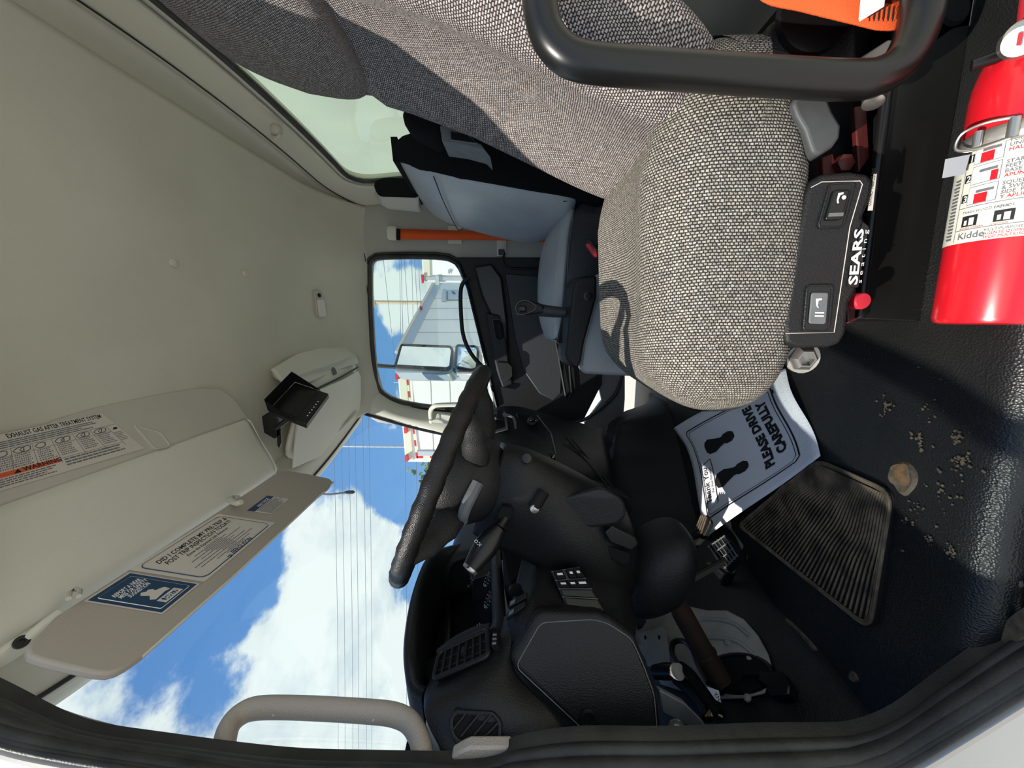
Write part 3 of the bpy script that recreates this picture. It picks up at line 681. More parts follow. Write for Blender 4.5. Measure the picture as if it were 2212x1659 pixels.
# cluster: dark backing, tilted lens, dials
c0 = [V(a, b, y=y)+Vector((-.03, 0, 0)) for a, b, y in ((1062, 1365, .70), (1062, 1205, 1.04))]
cq = [Vector((-.90, .66, .905)), Vector((-.90, 1.14, .925)), Vector((-.86, 1.12, .735)), Vector((-.86, .66, .725))]
cl = mk('gauge_cluster', MB().prism(cq, (-.02, 0, -.01)), M['blkm'], dash)
ln_ = Vector((.5, 0, .87)).normalized(); lc_ = V(1062, 1290, y=.84)
lq = [VP(a, b, lc_, ln_) for a, b in ((1012, 1396), (1024, 1215), (1063, 1205), (1063, 1352), (1044, 1378))]
mk('cluster_lens', MB().prism(lq, -ln_*.004), M['lens'], cl)
for px, py, R_, mt in ((1056, 1292, .022, 'rink'), (1054, 1248, .022, 'rink'), (1018, 1254, .02, 'wink'), (1030, 1360, .014, 'wink')):
    c = VP(px, py, lq[0]+ln_*.001, ln_); dial = mk('dial', MB().lathe([(R_*.4, 0), (R_*.36, .0006)], c, ln_, 16), M['navy'], cl)
    a = Vector((0, 1, 0)); a = (a-ln_*a.dot(ln_)).normalized(); b = ln_.cross(a)
    tk = MB()
    for k in range(14):
        t = 2*math.pi*k/16; u = a*math.cos(t)+b*math.sin(t); tk.box(c+u*R_+ln_*.0008, (.0022, .0022, .0012))
    mk('dial_ticks', tk, M['wink'], dial)
    mk('needle', MB().box(c+a*R_*.4+ln_*.0012, (.002, R_*.8, .001)), M[mt], dial)
# lower fascia bar under the lens
fb = [V(a, b, y=y) for a, b, y in ((1070, 1190, 1.06), (1074, 1250, .90), (1076, 1300, .80), (1078, 1345, .73), (1070, 1372, .69))]
mk('cluster_fascia', MB().tube(spline(fb, 6), .016, 10), M['blkl'], dash)
bq = [V(1084, 1170, y=.97), V(1088, 1265, y=.82), V(1102, 1262, y=.80), V(1150, 1200, y=.90)]
mk('shadow_gap', MB().prism(bq, (-.06, 0, -.01)), M['blkm'], dash)
# lower side cover near the door: the big flat panel
SP0 = Vector((-.55, .64, 0)); SPN = Vector((.447, -.894, 0)).normalized()
def sp(px, py, d=0): return VP(px, py, SP0+SPN*d, SPN)
so = [(1098, 1418), (1112, 1395), (1150, 1330), (1165, 1318), (1290, 1322), (1318, 1332), (1372, 1372), (1396, 1430), (1423, 1497), (1432, 1592), (1256, 1590), (1112, 1450)]
sc_ = mk('lower_side_cover', MB().prism([sp(a, b) for a, b in so], -SPN*.05), M['blk'], dash, bevel=.014, seg=4)
si = [(1114, 1440), (1168, 1345), (1280, 1338), (1312, 1346), (1364, 1380), (1388, 1432), (1413, 1500), (1420, 1580), (1262, 1578)]
q = round_poly([sp(a, b, .0005) for a, b in si], .012); mk('groove_line', MB().tube(q+[q[0]], .0009, 5), M['greym'], sc_)
c = sp(1271, 1551, 0); mk('cover_screw', MB().lathe([(.016, 0), (.015, .004), (.010, .005), (.009, .001), (.003, .001)], c, SPN, 20), M['blks'], sc_)
# switch housing between side cover and column
rows = [[V(a, b, y=y) for a, b, y in r] for r in (
    [(1130, 1196, .84), (1168, 1200, .83), (1230, 1206, .82), (1300, 1212, .83), (1350, 1225, .86)],
    [(1112, 1270, .755), (1152, 1262, .735), (1190, 1250, .755), (1320, 1258, .77), (1362, 1280, .80)],
    [(1098, 1345, .69), (1138, 1312, .675), (1180, 1296, .70), (1330, 1312, .715), (1375, 1340, .75)],
    [(1092, 1405, .655), (1130, 1362, .645), (1170, 1338, .652), (1320, 1350, .665), (1372, 1376, .69)],
    [(1100, 1425, .66), (1130, 1390, .66), (1170, 1360, .67), (1320, 1370, .68), (1372, 1395, .70)])]
sh = mk('switch_housing', MB().grid(patch(rows)), M['blk'], dash, solid=.01)
# rear-facing switch bank
bk = [V(1190, 1236, y=.748), V(1250, 1226, y=.755), V(1306, 1322, y=.695), V(1222, 1312, y=.695)]
bn = (bk[1]-bk[0]).cross(bk[3]-bk[0]).normalized(); bn = bn if bn.x > 0 else -bn
bank = mk('switch_bank', MB().prism([p+bn*.006 for p in bk], -bn*.03), M['blks'], dash, bevel=.002)
def bp_(u, v, h=0): return bk[0].lerp(bk[1], u).lerp(bk[3].lerp(bk[2], u), v)+bn*(.007+h)
for v0, v1, parts in ((.03, .26, ((.08, .38), (.5, .72), (.74, .96))), (.30, .50, ((.06, .34), (.36, .62), (.62, .96)))):
    for u0, u1 in parts:
        sw = mk('switch', MB().prism([bp_(u0, v0), bp_(u1, v0), bp_(u1, v1), bp_(u0, v1)], bn*.006), M['blkm'], bank, bevel=.001)
        mk('switch_mark', MB().prism([bp_(u0+.06, (v0*.65+v1*.35), .0065), bp_(u1-.06, v0*.65+v1*.35, .0065), bp_(u1-.06, v0*.4+v1*.6, .0065), bp_(u0+.06, v0*.4+v1*.6, .0065)], bn*.0004), M['wink'], sw)
for v in (.02, .28, .52, .74): mk('bank_line', MB().tube([bp_(0, v, .0008), bp_(1, v, .0008)], .0008, 5), M['greym'], bank)
for v0, v1 in ((.55, .72), (.77, .97)): mk('blank_cover', MB().prism([bp_(.05, v0), bp_(.95, v0), bp_(.95, v1), bp_(.05, v1)], bn*.003), M['blks'], bank, bevel=.001)
# dimmer wheel and small switches on the upper housing face
tq = [V(1106, 1275, y=.742), V(1150, 1258, y=.722), V(1140, 1318, y=.674), V(1096, 1352, y=.68)]
tn = (tq[1]-tq[0]).cross(tq[3]-tq[0]).normalized(); tn = tn if tn.z > 0 else -tn
def tp(u, v, h=0): return tq[0].lerp(tq[1], u).lerp(tq[3].lerp(tq[2], u), v)+tn*(.004+h)
dw = mk('dimmer_wheel', MB().lathe([(.014, -.004), (.014, .005), (.012, .006)], tp(.25, .08), tn.lerp(Vector((0, 1, 0)), .8), 20), M['blks'], dash)
for v in (.42, .72):
    s_ = mk('rocker_switch', MB().prism([tp(.1, v), tp(.95, v), tp(.95, v+.2), tp(.1, v+.2)], tn*.006), M['blks'], dash, bevel=.001)
    mk('switch_mark', MB().prism([tp(.2, v+.04, .0065), tp(.45, v+.04, .0065), tp(.45, v+.16, .0065), tp(.2, v+.16, .0065)], tn*.0004), M['greym'], s_)
# knee cover below the column
rows = [[V(a, b, y=y) for a, b, y in r] for r in (
    [(1020, 1152, .80), (1052, 1060, .765), (1088, 972, .80), (1082, 955, .93)],
    [(1062, 1180, .795), (1112, 1085, .75), (1145, 985, .79), (1140, 968, .93)],
    [(1128, 1208, .795), (1180, 1120, .755), (1218, 1022, .80), (1210, 1000, .95)],
    [(1172, 1232, .79), (1235, 1165, .755), (1282, 1060, .82), (1275, 1035, .98)],
    [(1210, 1262, .79), (1290, 1205, .765), (1342, 1110, .83), (1340, 1080, 1.0)],
    [(1262, 1300, .79), (1330, 1262, .78), (1372, 1190, .84), (1370, 1150, 1.0)],
    [(1320, 1330, .80), (1352, 1312, .80), (1378, 1250, .86), (1385, 1200, 1.0)])]
colm = thing('steering_column', 'black steering column shroud below the wheel', 'steering column', (-.45, .82, .4))
mk('column_shroud', MB().grid(patch(rows)), M['blk'], colm, solid=.012)
for a0, b0, a1, b1, r_ in ((1156, 1090, 1162, 1068, .010),):
    mk('ignition_recess', MB().tube([V(1156, 1095, y=.742), V(1176, 1062, y=.752)], .012, 10), M['blkm'], colm)
    mk('recess_cap', MB().lathe([(.010, 0), (.009, .004), (.002, .006)], V(1155, 1098, y=.737), (0, -1, 0), 14), M['chrome'], colm)
for px, py in ((1138, 990), (1140, 1020)): mk('shroud_screw', MB().lathe([(.010, 0), (.010, .003), (.003, .004)], V(px, py, y=.772), (.3, -1, 0), 14), M['blks'], colm)
slot = [V(a, b, y=.755) for a, b in ((1075, 1115), (1085, 1098), (1104, 1100), (1108, 1110), (1098, 1130), (1080, 1130))]
mk('stalk_slot', MB().prism([p+Vector((.01, -.012, 0)) for p in slot], (0, .01, 0)), M['blkm'], colm)
rec = [V(a, b, y=.78) for a, b in ((1210, 1082), (1300, 1058), (1345, 1085), (1352, 1120), (1330, 1140), (1255, 1148), (1215, 1110))]
mk('lower_cover', MB().prism([p+Vector((.012, -.012, 0)) for p in round_poly(rec, .02)], (-.01, .03, 0)), M['blkl'], colm, bevel=.008, seg=3)
br = [V(a, b, y=.76) for a, b in ((1305, 1150), (1322, 1135), (1372, 1160), (1380, 1175), (1365, 1190), (1318, 1172))]
mk('connector_lid', MB().prism(br, (-.02, .03, -.01)), M['blks'], colm, bevel=.003)
br = [V(a, b, y=.775) for a, b in ((1312, 1178), (1362, 1195), (1360, 1215), (1345, 1222), (1316, 1205))]
mk('connector_frame', MB().prism(br, (-.02, .03, -.01)), M['blkm'], colm, bevel=.003)
mk('column_boot', MB().sq((-.625, .905, .315), (.20, .20, .17), .75, fn=lambda p: p+Vector((-p.z*.5, 0, 0))), M['blkl'], colm)
sh_ = [V(1425, 1245, y=.87), V(1460, 1300, y=.86), V(1510, 1390, y=.84), V(1560, 1475, y=.80)]
mk('steering_shaft', MB().tube(sh_, [.026, .025, .025, .024], 14), M['rust'], colm)
mk('shaft_collar', MB().tube([sh_[2].lerp(sh_[3], .25), sh_[2].lerp(sh_[3], .33)], .028, 14), M['rust'], colm)
# combination switch stalk
st = thing('turn_signal_stalk', 'black multifunction stalk with silver end button beside the column', 'stalk', V(1095, 1115, y=.755))
s0, s1, s2, s3 = V(1096, 1112, y=.755), V(1080, 1140, y=.735), V(1050, 1180, y=.715), V(1018, 1226, y=.69)
mk('stalk_arm', MB().tube([s0, s1.lerp(s0, .4), s1], [.009, .010, .013], 12), M['blks'], st)
mk('stalk_grip', MB().tube([s1, s1.lerp(s2, .5), s2, s2.lerp(s3, .5), s3], [.014, .022, .025, .022, .017], 16), M['blks'], st)
ax = (s3-s2).normalized()
mk('end_button', MB().lathe([(.0165, -.002), (.017, .004), (.015, .007), (.004, .009)], s3, ax, 20), M['chrome'], st)
for k in range(5):
    t = .35+.12*k; p = s2.lerp(s3, t); mk('grip_ridge', MB().tube([p+Vector((.012, -.018, .004)), p+Vector((.005, -.021, .010))], .0016, 5), M['blkl'], st)
mw = frame(s2+Vector((.016, -.020, .006)), (.6, -.1, .5), (-.4, 0, .6)); text('ICO', .010, mw, M['wink'], st)
s0, s1 = V(1010, 1238, y=.80), V(1022, 1252, y=.78)

# ================================================================== STEERING WHEEL
WC = Vector((-.33, .82, .83)); wa = math.radians(22)
wt = Vector((-math.cos(wa), 0, math.sin(wa))); wy = Vector((0, 1, 0)); wn = Vector((math.sin(wa), 0, math.cos(wa)))
wheel = thing('steering_wheel', 'black leather-rimmed steering wheel on its column', 'steering wheel', WC)
def wpt(r, deg, h=0): t = math.radians(deg); return WC+(wt*math.cos(t)+wy*math.sin(t))*r+wn*h
rb_ = MB(); rings = []
for k in range(120):
    t = 3*k; c = wpt(.232, t); u = (c-WC).normalized(); rings.append([c+(u*math.cos(2*math.pi*j/14)+wn*math.sin(2*math.pi*j/14))*(.0185 if not (200 < t < 340) else .0185+.0012*math.sin(t*.6)) for j in range(14)])
rb_.loft(rings+[rings[0]], caps=False); mk('wheel_rim', rb_, M['leather'], wheel)
mk('airbag_cover', MB().lathe([(.098, -.065), (.108, -.045), (.104, -.012), (.085, .004), (.04, .010), (.001, .011)], WC, wn, 40), M['blk'], wheel)
mk('hub_back', MB().lathe([(.050, -.135), (.075, -.120), (.098, -.085), (.100, -.06)], WC, wn, 40), M['blkl'], wheel)
for dg_ in (62, -62, 138, -138):
    a, b, c = wpt(.085, dg_, -.055), wpt(.155, dg_*1.01, -.040), wpt(.226, dg_*1.03, -.004)
    mk('spoke', MB().tube(spline([a, b, c], 5), [.030]*5+[.024]*3+[.018, .015, .014], 12, flat=.55, ref=wn), M['blkl'], wheel)
for dg_ in (80, -85): mk('spoke_trim', MB().tube(spline([wpt(.10, dg_-28, -.075), wpt(.112, dg_, -.07), wpt(.10, dg_+30, -.075)], 6), .012, 8), M['greym'], wheel)

# ================================================================== CENTRE STACK
cs = thing('center_stack', 'dark curved centre stack with heater controls beside the column', 'console', (-.66, 1.5, .4))
rows = [[V(a, b, y=y) for a, b, y in r] for r in (
    [(1046, 895, 1.84), (1062, 882, 1.86), (1120, 878, 1.88), (1200, 900, 1.86), (1300, 925, 1.80)],
    [(1044, 935, 1.66), (1068, 920, 1.64), (1130, 915, 1.66), (1215, 945, 1.64), (1312, 965, 1.62)],
    [(1042, 985, 1.48), (1072, 968, 1.46), (1140, 960, 1.46), (1222, 985, 1.45), (1322, 1005, 1.46)],
    [(1046, 1040, 1.34), (1080, 1020, 1.33), (1145, 1010, 1.32), (1222, 1030, 1.32), (1326, 1045, 1.36)],
    [(1060, 1085, 1.30), (1095, 1070, 1.29), (1150, 1060, 1.29), (1222, 1075, 1.29), (1330, 1085, 1.34)])]
mk('stack_body', MB().grid(patch(rows)), M['blk'], cs, solid=.02)
arc = spline([V(a, b, y=1.60) for a, b in ((1068, 905), (1085, 897), (1100, 898), (1112, 910), (1114, 960))], 5)
mk('stack_trim', MB().tube(arc, .006, 8), M['greym'], cs)
bz = [V(a, b, y=y) for a, b, y in ((1115, 900, 1.78), (1160, 905, 1.74), (1190, 945, 1.60), (1200, 990, 1.46), (1170, 985, 1.45), (1130, 960, 1.54))]
hp = mk('heater_panel', MB().prism([p+Vector((.02, -.014, 0)) for p in bz], (-.01, .02, 0)), M['blks'], cs, bevel=.004)
q = [p+Vector((.022, -.016, 0)) for p in bz]; mk('heater_rim', MB().tube(q[1:4], .003, 6), M['greym'], hp)
for px, py, y, r_ in ((1152, 912, 1.68, .026), (1190, 992, 1.41, .018)):
    kn = mk('control_knob', MB().lathe([(r_, 0), (r_, .012), (r_*.6, .016), (r_*.55, .028), (r_*.2, .030)], V(px, py, y=y-.02), (.8, -.5, .25), 18), M['blks'], hp)
    for k in range(5):
        t = 2*math.pi*k/5; mk('knob_dot', MB().lathe([(.004, 0), (.002, .002)], V(px, py, y=y-.03)+Vector((.012, r_*.7*math.cos(t), r_*.7*math.sin(t))), (.8, -.5, .25), 8), M['chrome'], kn)
mk('slider', MB().tube([V(1160, 955, y=1.50), V(1180, 962, y=1.49)], .006, 8), M['blkl'], hp)
mk('slider', MB().tube([V(1168, 975, y=1.45), V(1182, 980, y=1.44)], .006, 8), M['blkl'], hp)
# phone cradle / pale bezel by the radio
rq = [V(a, b, y=y) for a, b, y in ((1052, 905, 1.70), (1092, 900, 1.70), (1098, 940, 1.56), (1058, 950, 1.56))]
rd = mk('radio_bezel', MB().prism([p+Vector((.03, -.02, 0)) for p in rq], (-.01, .03, 0)), M['greym'], cs, bevel=.003)
mk('radio_face', MB().prism([p+Vector((.034, -.024, 0)) for p in [rq[0].lerp(rq[2], .12), rq[1].lerp(rq[3], .12), rq[2].lerp(rq[0], .12), rq[3].lerp(rq[1], .12)]], (-.004, .004, 0)), M['blkm'], rd)
mk('cup_tab', MB().prism([p+Vector((.04, -.03, 0)) for p in (V(1075, 900, y=1.64), V(1088, 905, y=1.64), V(1088, 925, y=1.60), V(1072, 920, y=1.60))], (0, .012, 0)), M['blks'], cs, bevel=.002)
for k in range(2): mk('panel_rib', MB().tube([V(1222+k*14, 945+k*4, y=1.60), V(1312+k*12, 1048+k*6, y=1.32)], .004, 6), M['blkl'], cs)
lb = [V(a, b, y=1.30) for a, b in ((1240, 1030), (1330, 1060), (1362, 1075), (1366, 1110), (1345, 1120), (1330, 1082))]
mk('lower_bracket', MB().prism(lb, (0, .04, 0)), M['blkl'], cs, bevel=.008)

# ================================================================== PEDALS, WIRING, PLUG
pe_ = thing('accelerator_pedal', 'narrow ribbed black accelerator pedal beside the paper mat corner', 'pedal', V(1512, 1150, z=.05))
a_ = [V(x, y_, z=.10) for x, y_ in ((1532, 1115), (1512, 1112), (1492, 1160), (1500, 1180), (1518, 1160), (1534, 1128))]
an = Vector((.6, 0, .8)); mk('pedal_pad', MB().prism(round_poly(a_, .02), -an*.015), M['blk'], pe_, bevel=.003)
for k in range(4):
    t = .18+.2*k; mk('pad_rib', MB().tube([a_[0].lerp(a_[1], t)+an*.002, a_[4].lerp(a_[2], t)+an*.002], .0022, 6), M['dirt'], pe_)
mk('pedal_arm', MB().tube([sum(a_, Vector())/6-an*.012, sum(a_, Vector())/6+Vector((-.08, .02, .08))], .010, 8), M['blkm'], pe_)
pb = thing('brake_pedal', 'square gridded black brake pedal', 'pedal', V(1555, 1195, z=.05))
b_ = [V(x, y_, z=.09) for x, y_ in ((1530, 1180), (1566, 1156), (1592, 1182), (1595, 1202), (1568, 1230), (1556, 1226))]
mk('pedal_pad', MB().prism(round_poly(b_, .01), -an*.022), M['blkm'], pb, bevel=.004)
e0, e1, e2, e3 = b_[0], b_[1], b_[3], b_[4]
for k in range(6): t = .04+.92*k/5; mk('pad_rib', MB().tube([e0.lerp(e1, t)+an*.002, e3.lerp(e2, t)+an*.002], .0019, 6), M['greym'], pb)
for k in range(4): t = .04+.92*k/3; mk('pad_rib', MB().tube([e0.lerp(e3, t)+an*.002, e1.lerp(e2, t)+an*.002], .0019, 6), M['greym'], pb)
mk('pedal_arm', MB().tube([sum(b_, Vector())/6-an*.02, sum(b_, Vector())/6+Vector((-.10, 0, .12)), sum(b_, Vector())/6+Vector((-.16, 0, .25))], .010, 8), M['blkm'], pb)
wh = thing('wiring_harness', 'black taped wiring harness with connector hanging below the dash', 'wiring', toe(1480, 1430, .06))
mk('connector_plug', MB().tube([toe(1415, 1452, .09), toe(1440, 1450, .09), toe(1462, 1450, .09)], [.017, .020, .018], 14), M['blks'], wh)
mk('brass_ring', MB().tube([toe(1458, 1450, .09), toe(1468, 1451, .09)], .0185, 14), M['stick'], wh)
mk('cable_loop', MB().tube(spline([toe(a, b, .09) for a, b in ((1466, 1440), (1452, 1410), (1456, 1388), (1475, 1385), (1495, 1402), (1510, 1440), (1530, 1475))], 7), .007, 8), M['blks'], wh)
mk('taped_branch', MB().tube(spline([toe(a, b, .07) for a, b in ((1470, 1440), (1490, 1455), (1515, 1490), (1535, 1515), (1556, 1545))], 6), .013, 10), M['blkm'], wh)
mk('taped_branch', MB().tube(spline([toe(a, b, .05) for a, b in ((1462, 1465), (1490, 1490), (1520, 1525), (1530, 1550))], 6), .016, 10), M['blk'], wh)
tgq = [toe(a, b, .088) for a, b in ((1526, 1483), (1553, 1492), (1558, 1518), (1546, 1512))]
tg_ = mk('paper_tag', MB().prism(tgq, TOEN*.001), M['paper'], wh); mwt = frame(tgq[0].lerp(tgq[2], .55)+TOEN*.0015, (tgq[3]-tgq[0]), TOEN.cross(tgq[3]-tgq[0])); text('KN', .012, mwt, M['ink'], tg_)
for k, c_ in enumerate(('orangep', 'leaf', 'wink', 'navy', 'redp', 'cream')):
    mk('colored_wire', MB().tube(spline([toe(a+k*2.2, b, .07+.003*(k % 2)) for a, b in ((1526, 1516), (1534-k*2, 1532), (1524+k*5, 1548))], 5), .0022, 6), M[c_], wh)
db = thing('connector_dongle', 'square black plug module lying on the toe board with its grey lead', 'connector', toe(1672, 1480, .01))
q = [toe(a, b, .03) for a, b in ((1636, 1446), (1690, 1450), (1706, 1480), (1704, 1502), (1662, 1502), (1652, 1480), (1636, 1470))]
mk('plug_body', MB().prism(q, -TOEN*.026), M['blks'], db, bevel=.004)
mk('plug_lead', MB().tube(spline([toe(a, b, .03) for a, b in ((1640, 1458), (1612, 1458), (1590, 1472), (1572, 1488), (1556, 1500))], 6), .0042, 8), M['blks'], db)
gb = thing('ground_bolt', 'zinc flange bolt on the kick panel below the side cover', 'bolt', V(1462, 1572, y=.56))
mk('flange', MB().lathe([(.014, 0), (.014, .004), (.010, .005)], V(1462, 1572, y=.56), (.3, -1, .2), 20), M['chrome'], gb)
mk('bolt_head', MB().lathe([(.009, .004), (.009, .010), (.006, .012)], V(1462, 1572, y=.56), (.3, -1, .2), 6), M['chrome'], gb)
kb = [V(a, b, y=.60) for a, b in ((1424, 1490), (1480, 1520), (1520, 1560), (1530, 1580), (1516, 1585), (1430, 1540))]
kk = thing('kick_bracket', 'dull metal bracket behind the side cover above the sill', 'bracket', (-.9, .6, .1))
mk('bracket_arm', MB().prism(kb, (-.01, .02, 0)), M['greym'], kk, bevel=.003)
mk('bracket_eye', MB().lathe([(.010, 0), (.010, .006), (.005, .006), (.005, .001)], V(1520, 1574, y=.598), (0, -1, 0), 14), M['steel'], kk)
mk('dash_brace', MB().prism([V(a, b, y=1.0) for a, b in ((1346, 1292), (1362, 1300), (1386, 1395), (1372, 1390))], (0, .02, 0)), M['galv'], kk, bevel=.002)
# ================================================================== OVERHEAD
oc_ = thing('overhead_storage', 'grey overhead storage bin above the driver with a warning label on its flap', 'storage bin', (-.38, .85, 1.5))
def ybar(pts, y0, y1, n=12, endr=.03):
    rows = []
    for i in range(n+1):
        y = y0+(y1-y0)*i/n; k = 1
        if y > y1-endr: k = 1-.35*(1-math.sqrt(max(0, 1-((y-(y1-endr))/endr)**2)))
        rows.append([Vector((x, y, z)) for x, z in pts])
    return rows
shell = [(-.30, 1.66), (-.318, 1.60), (-.332, 1.573), (-.345, 1.566), (-.40, 1.545), (-.46, 1.515), (-.505, 1.498), (-.53, 1.51), (-.60, 1.57)]
MBs = MB().grid(ybar(shell, .50, 1.235)); o = mk('bin_shell', MBs, M['trim'], oc_, sub=2, solid=.012, off=1)
cap = [Vector((x, 1.235, z)) for x, z in shell]; mk('bin_end', MB().prism(cap, (0, .012, 0)), M['trim'], oc_, bevel=.006)
FL0, FL1 = Vector((-.205, 0, 1.652)), Vector((-.322, 0, 1.582))
fdir = (FL1-FL0).normalized(); fn_ = Vector((-fdir.z, 0, fdir.x)); fn_ = fn_ if fn_.z < 0 else -fn_
def fl(px, py, d=0): return VP(px, py, FL0+fn_*d, fn_)
fe = [(-140, 1140), (-140, 985), (0, 957), (120, 905), (200, 880), (330, 852), (430, 836), (475, 838), (515, 858), (545, 885), (552, 898)]
fq = [fl(a, b) for a, b in fe]
fq = [Vector((p.x, min(p.y, 1.245), p.z)) for p in fq]
flap = mk('flap_door', MB().prism(fq, -fn_*.015), M['trimd'], oc_, bevel=.006, seg=3)
lqx = round_poly([fl(a, b, .001) for a, b in ((288, 918), (345, 934), (368, 964), (334, 970), (312, 945))], .010)
lt = mk('latch_cup', MB().prism(lqx, fn_*.001), M['trimd'], flap); mk('latch_rim', MB().tube(lqx+[lqx[0]], .003, 6), M['trimd'], lt)
# aftertreatment warning label on the flap
lab = [fl(a, b, .0015) for a, b in ((-10, 941), (219, 892), (312, 969), (-10, 1064))]
lb_ = thing('warning_label', 'white exhaust aftertreatment notice with orange band stuck on the storage flap', 'label', lab[3])
mk('label_sheet', MB().prism(round_poly(lab, .004), fn_*.0004), M['stick'], lb_)
lu = (lab[1]-lab[0]); lv = (lab[3]-lab[0])
def lp(u, v, h=.0006): return lab[0].lerp(lab[1], u).lerp(lab[3].lerp(lab[2], u), v)+fn_*h
def rect(f, u0, v0, u1, v1, nrm, h=.0003): return MB().prism([f(u0, v0), f(u1, v0), f(u1, v1), f(u0, v1)], nrm*h)
def ltext(s_, u, v, size, mt, parent, f, width=None, bold=.0, align='LEFT'):
    o_ = f(u, v); x_ = f(min(u+.05, 1), v)-f(u, v); y_ = f(u, v-.05)-f(u, v)
    return text(s_, size, frame(o_, x_, y_), M[mt], parent, width=width, bold=bold, align=align)
ltext('EXHAUST GAS AFTER TREATMENT SYSTEM', .09, .105, .0135, 'ink', lb_, lp, bold=.02, width=(lp(.95, .1)-lp(.09, .1)).length)
mk('orange_band', rect(lp, 0, .70, .39, .785, fn_), M['orangep'], lb_)
ltext('WARNING', .16, .775, .0125, 'ink', lb_, lambda u, v: lp(u, v, .0012), bold=.02)
mk('hazard_mark', MB().prism([lp(.10, .775, .0012), lp(.145, .775, .0012), lp(.1225, .705, .0012)], fn_*.0003), M['ink'], lb_)
tl = MB()
for u in (.10, .25, .40, .58, .74, .90): tl.prism([lp(u, .30), lp(u+.0025, .30), lp(u+.0025, .70 if u < .4 else .80), lp(u, .70 if u < .4 else .80)], fn_*.0003)
for v, a_, b_ in ((.30, 0, 1), (.43, 0, .9), (.72, .40, .90)): tl.prism([lp(a_, v), lp(b_, v), lp(b_, v+.006), lp(a_, v+.006)], fn_*.0003)
mk('table_lines', tl, M['greyink'], lb_)
fp = MB(); rr = random.Random(3)
def lines(f, nrm, u0, u1, v0, v1, n, h=.5, gap=True):
    for i in range(n):
        v = v0+(v1-v0)*i/n; e = u1-(u1-u0)*rr.uniform(0, .25); u = u0
        while u < e-.004:
            w = rr.uniform(.012, .04)*(u1-u0)/.4; fp.prism([f(u, v), f(min(u+w, e), v), f(min(u+w, e), v+(v1-v0)/n*h), f(u, v+(v1-v0)/n*h)], nrm*.0003); u += w+.006
lines(lp, fn_, .02, .88, .14, .29, 4)
for u in (.0, .11, .26, .41, .59, .75): lines(lp, fn_, u+.01, u+.13, .45, .69, 6)
lines(lp, fn_, .02, .37, .81, .97, 4); lines(lp, fn_, .42, .88, .75, .92, 3); lines(lp, fn_, .91, .985, .48, .7, 6)
mk('fine_print', fp, M['greyink'], lb_)
for u in (.03, .145, .19, .30, .45, .50, .63, .67, .79, .83):
    c = lp(u+.01, .37); t_ = [c+(lu.normalized()*math.cos(k*math.pi/5)*.007*(1+.3*(k % 2))+lv.normalized()*math.sin(k*math.pi/5)*.006) for k in range(10)]
    mk('lamp_symbol', MB().tube(t_+[t_[0]], .0006, 5), M['ink'], lb_)
mk('leaf_symbol', MB().prism([lp(.93, .41), lp(.95, .37), lp(.975, .37), lp(.985, .40), lp(.96, .42)], fn_*.0003), M['ink'], lb_)

# passenger-side bin
p2 = thing('passenger_overhead_bin', 'pale grey overhead bin above the passenger windshield with a recessed latch', 'storage bin', (-.38, 1.7, 1.5))
def b2(*pts): return [V(a, b, y=y) for a, b, y in pts]
rows = [b2((583, 800, 1.46), (604, 815, 1.44), (630, 825, 1.43), (652, 868, 1.42), (660, 905, 1.42), (630, 1004, 1.40)),
        b2((605, 782, 1.62), (640, 800, 1.58), (668, 830, 1.56), (682, 868, 1.55), (700, 900, 1.55), (672, 985, 1.56)),
        b2((668, 762, 1.84), (700, 775, 1.80), (722, 800, 1.78), (734, 830, 1.77), (745, 860, 1.77), (728, 950, 1.80)),
        b2((728, 750, 2.06), (752, 765, 2.03), (768, 785, 2.01), (772, 812, 2.00), (774, 835, 2.00), (768, 900, 2.04))]
rows = [[p+Vector((0, 0, .035 if j > 3 else 0)) for j, p in enumerate(r)] for r in rows]
mk('bin_body', MB().grid(rows), M['trim'], p2, sub=2, solid=.015, off=1)
fr = b2((584, 798, 1.45), (640, 765, 1.70), (705, 750, 1.98), (738, 752, 2.05), (765, 770, 2.03), (771, 786, 2.00), (712, 806, 1.78), (672, 826, 1.58), (632, 838, 1.45), (606, 825, 1.42))
fcn = Vector((.45, -.15, -.85)).normalized()
f2 = mk('flap_door', MB().prism([p+fcn*.016 for p in fr], -fcn*.02), M['trim'], p2, bevel=.006, seg=3)
lc = [p+fcn*.018 for p in b2((692, 792, 1.78), (702, 790, 1.80), (718, 800, 1.79), (722, 812, 1.77), (712, 815, 1.76))]
l2 = mk('latch_cup', MB().prism(round_poly(lc, .01), fcn*.002), M['greym'], f2)
mk('bin_groove', MB().tube([p+fcn*.004 for p in b2((632, 842, 1.43), (680, 842, 1.56), (730, 818, 1.78), (772, 794, 2.0))], .004, 6), M['blkl'], p2)
pv = thing('passenger_sun_visor', 'pale grey passenger sun visor folded up flat against the header', 'sun visor', (-.5, 1.7, 1.5))
vq2 = b2((642, 858, 1.42), (688, 842, 1.56), (735, 822, 1.78), (770, 802, 1.98), (776, 815, 2.0), (776, 862, 2.03), (772, 888, 2.05), (735, 930, 1.85), (690, 985, 1.60), (640, 1008, 1.44), (628, 1012, 1.40))
vn2 = Vector((.35, -.2, -.9)).normalized()
mk('visor_panel', MB().prism([p+vn2*.014 for p in vq2], -vn2*.012), M['trim'], pv, bevel=.004)
mk('visor_rod', MB().tube([p+vn2*.024 for p in b2((700, 955, 1.70), (740, 918, 1.84), (764, 893, 1.98))], .007, 10), M['trim'], pv)
mk('rod_clip', MB().sq((V(690, 965, y=1.64)+vn2*.02), (.05, .06, .02), .6, 10, 14), M['trim'], pv)
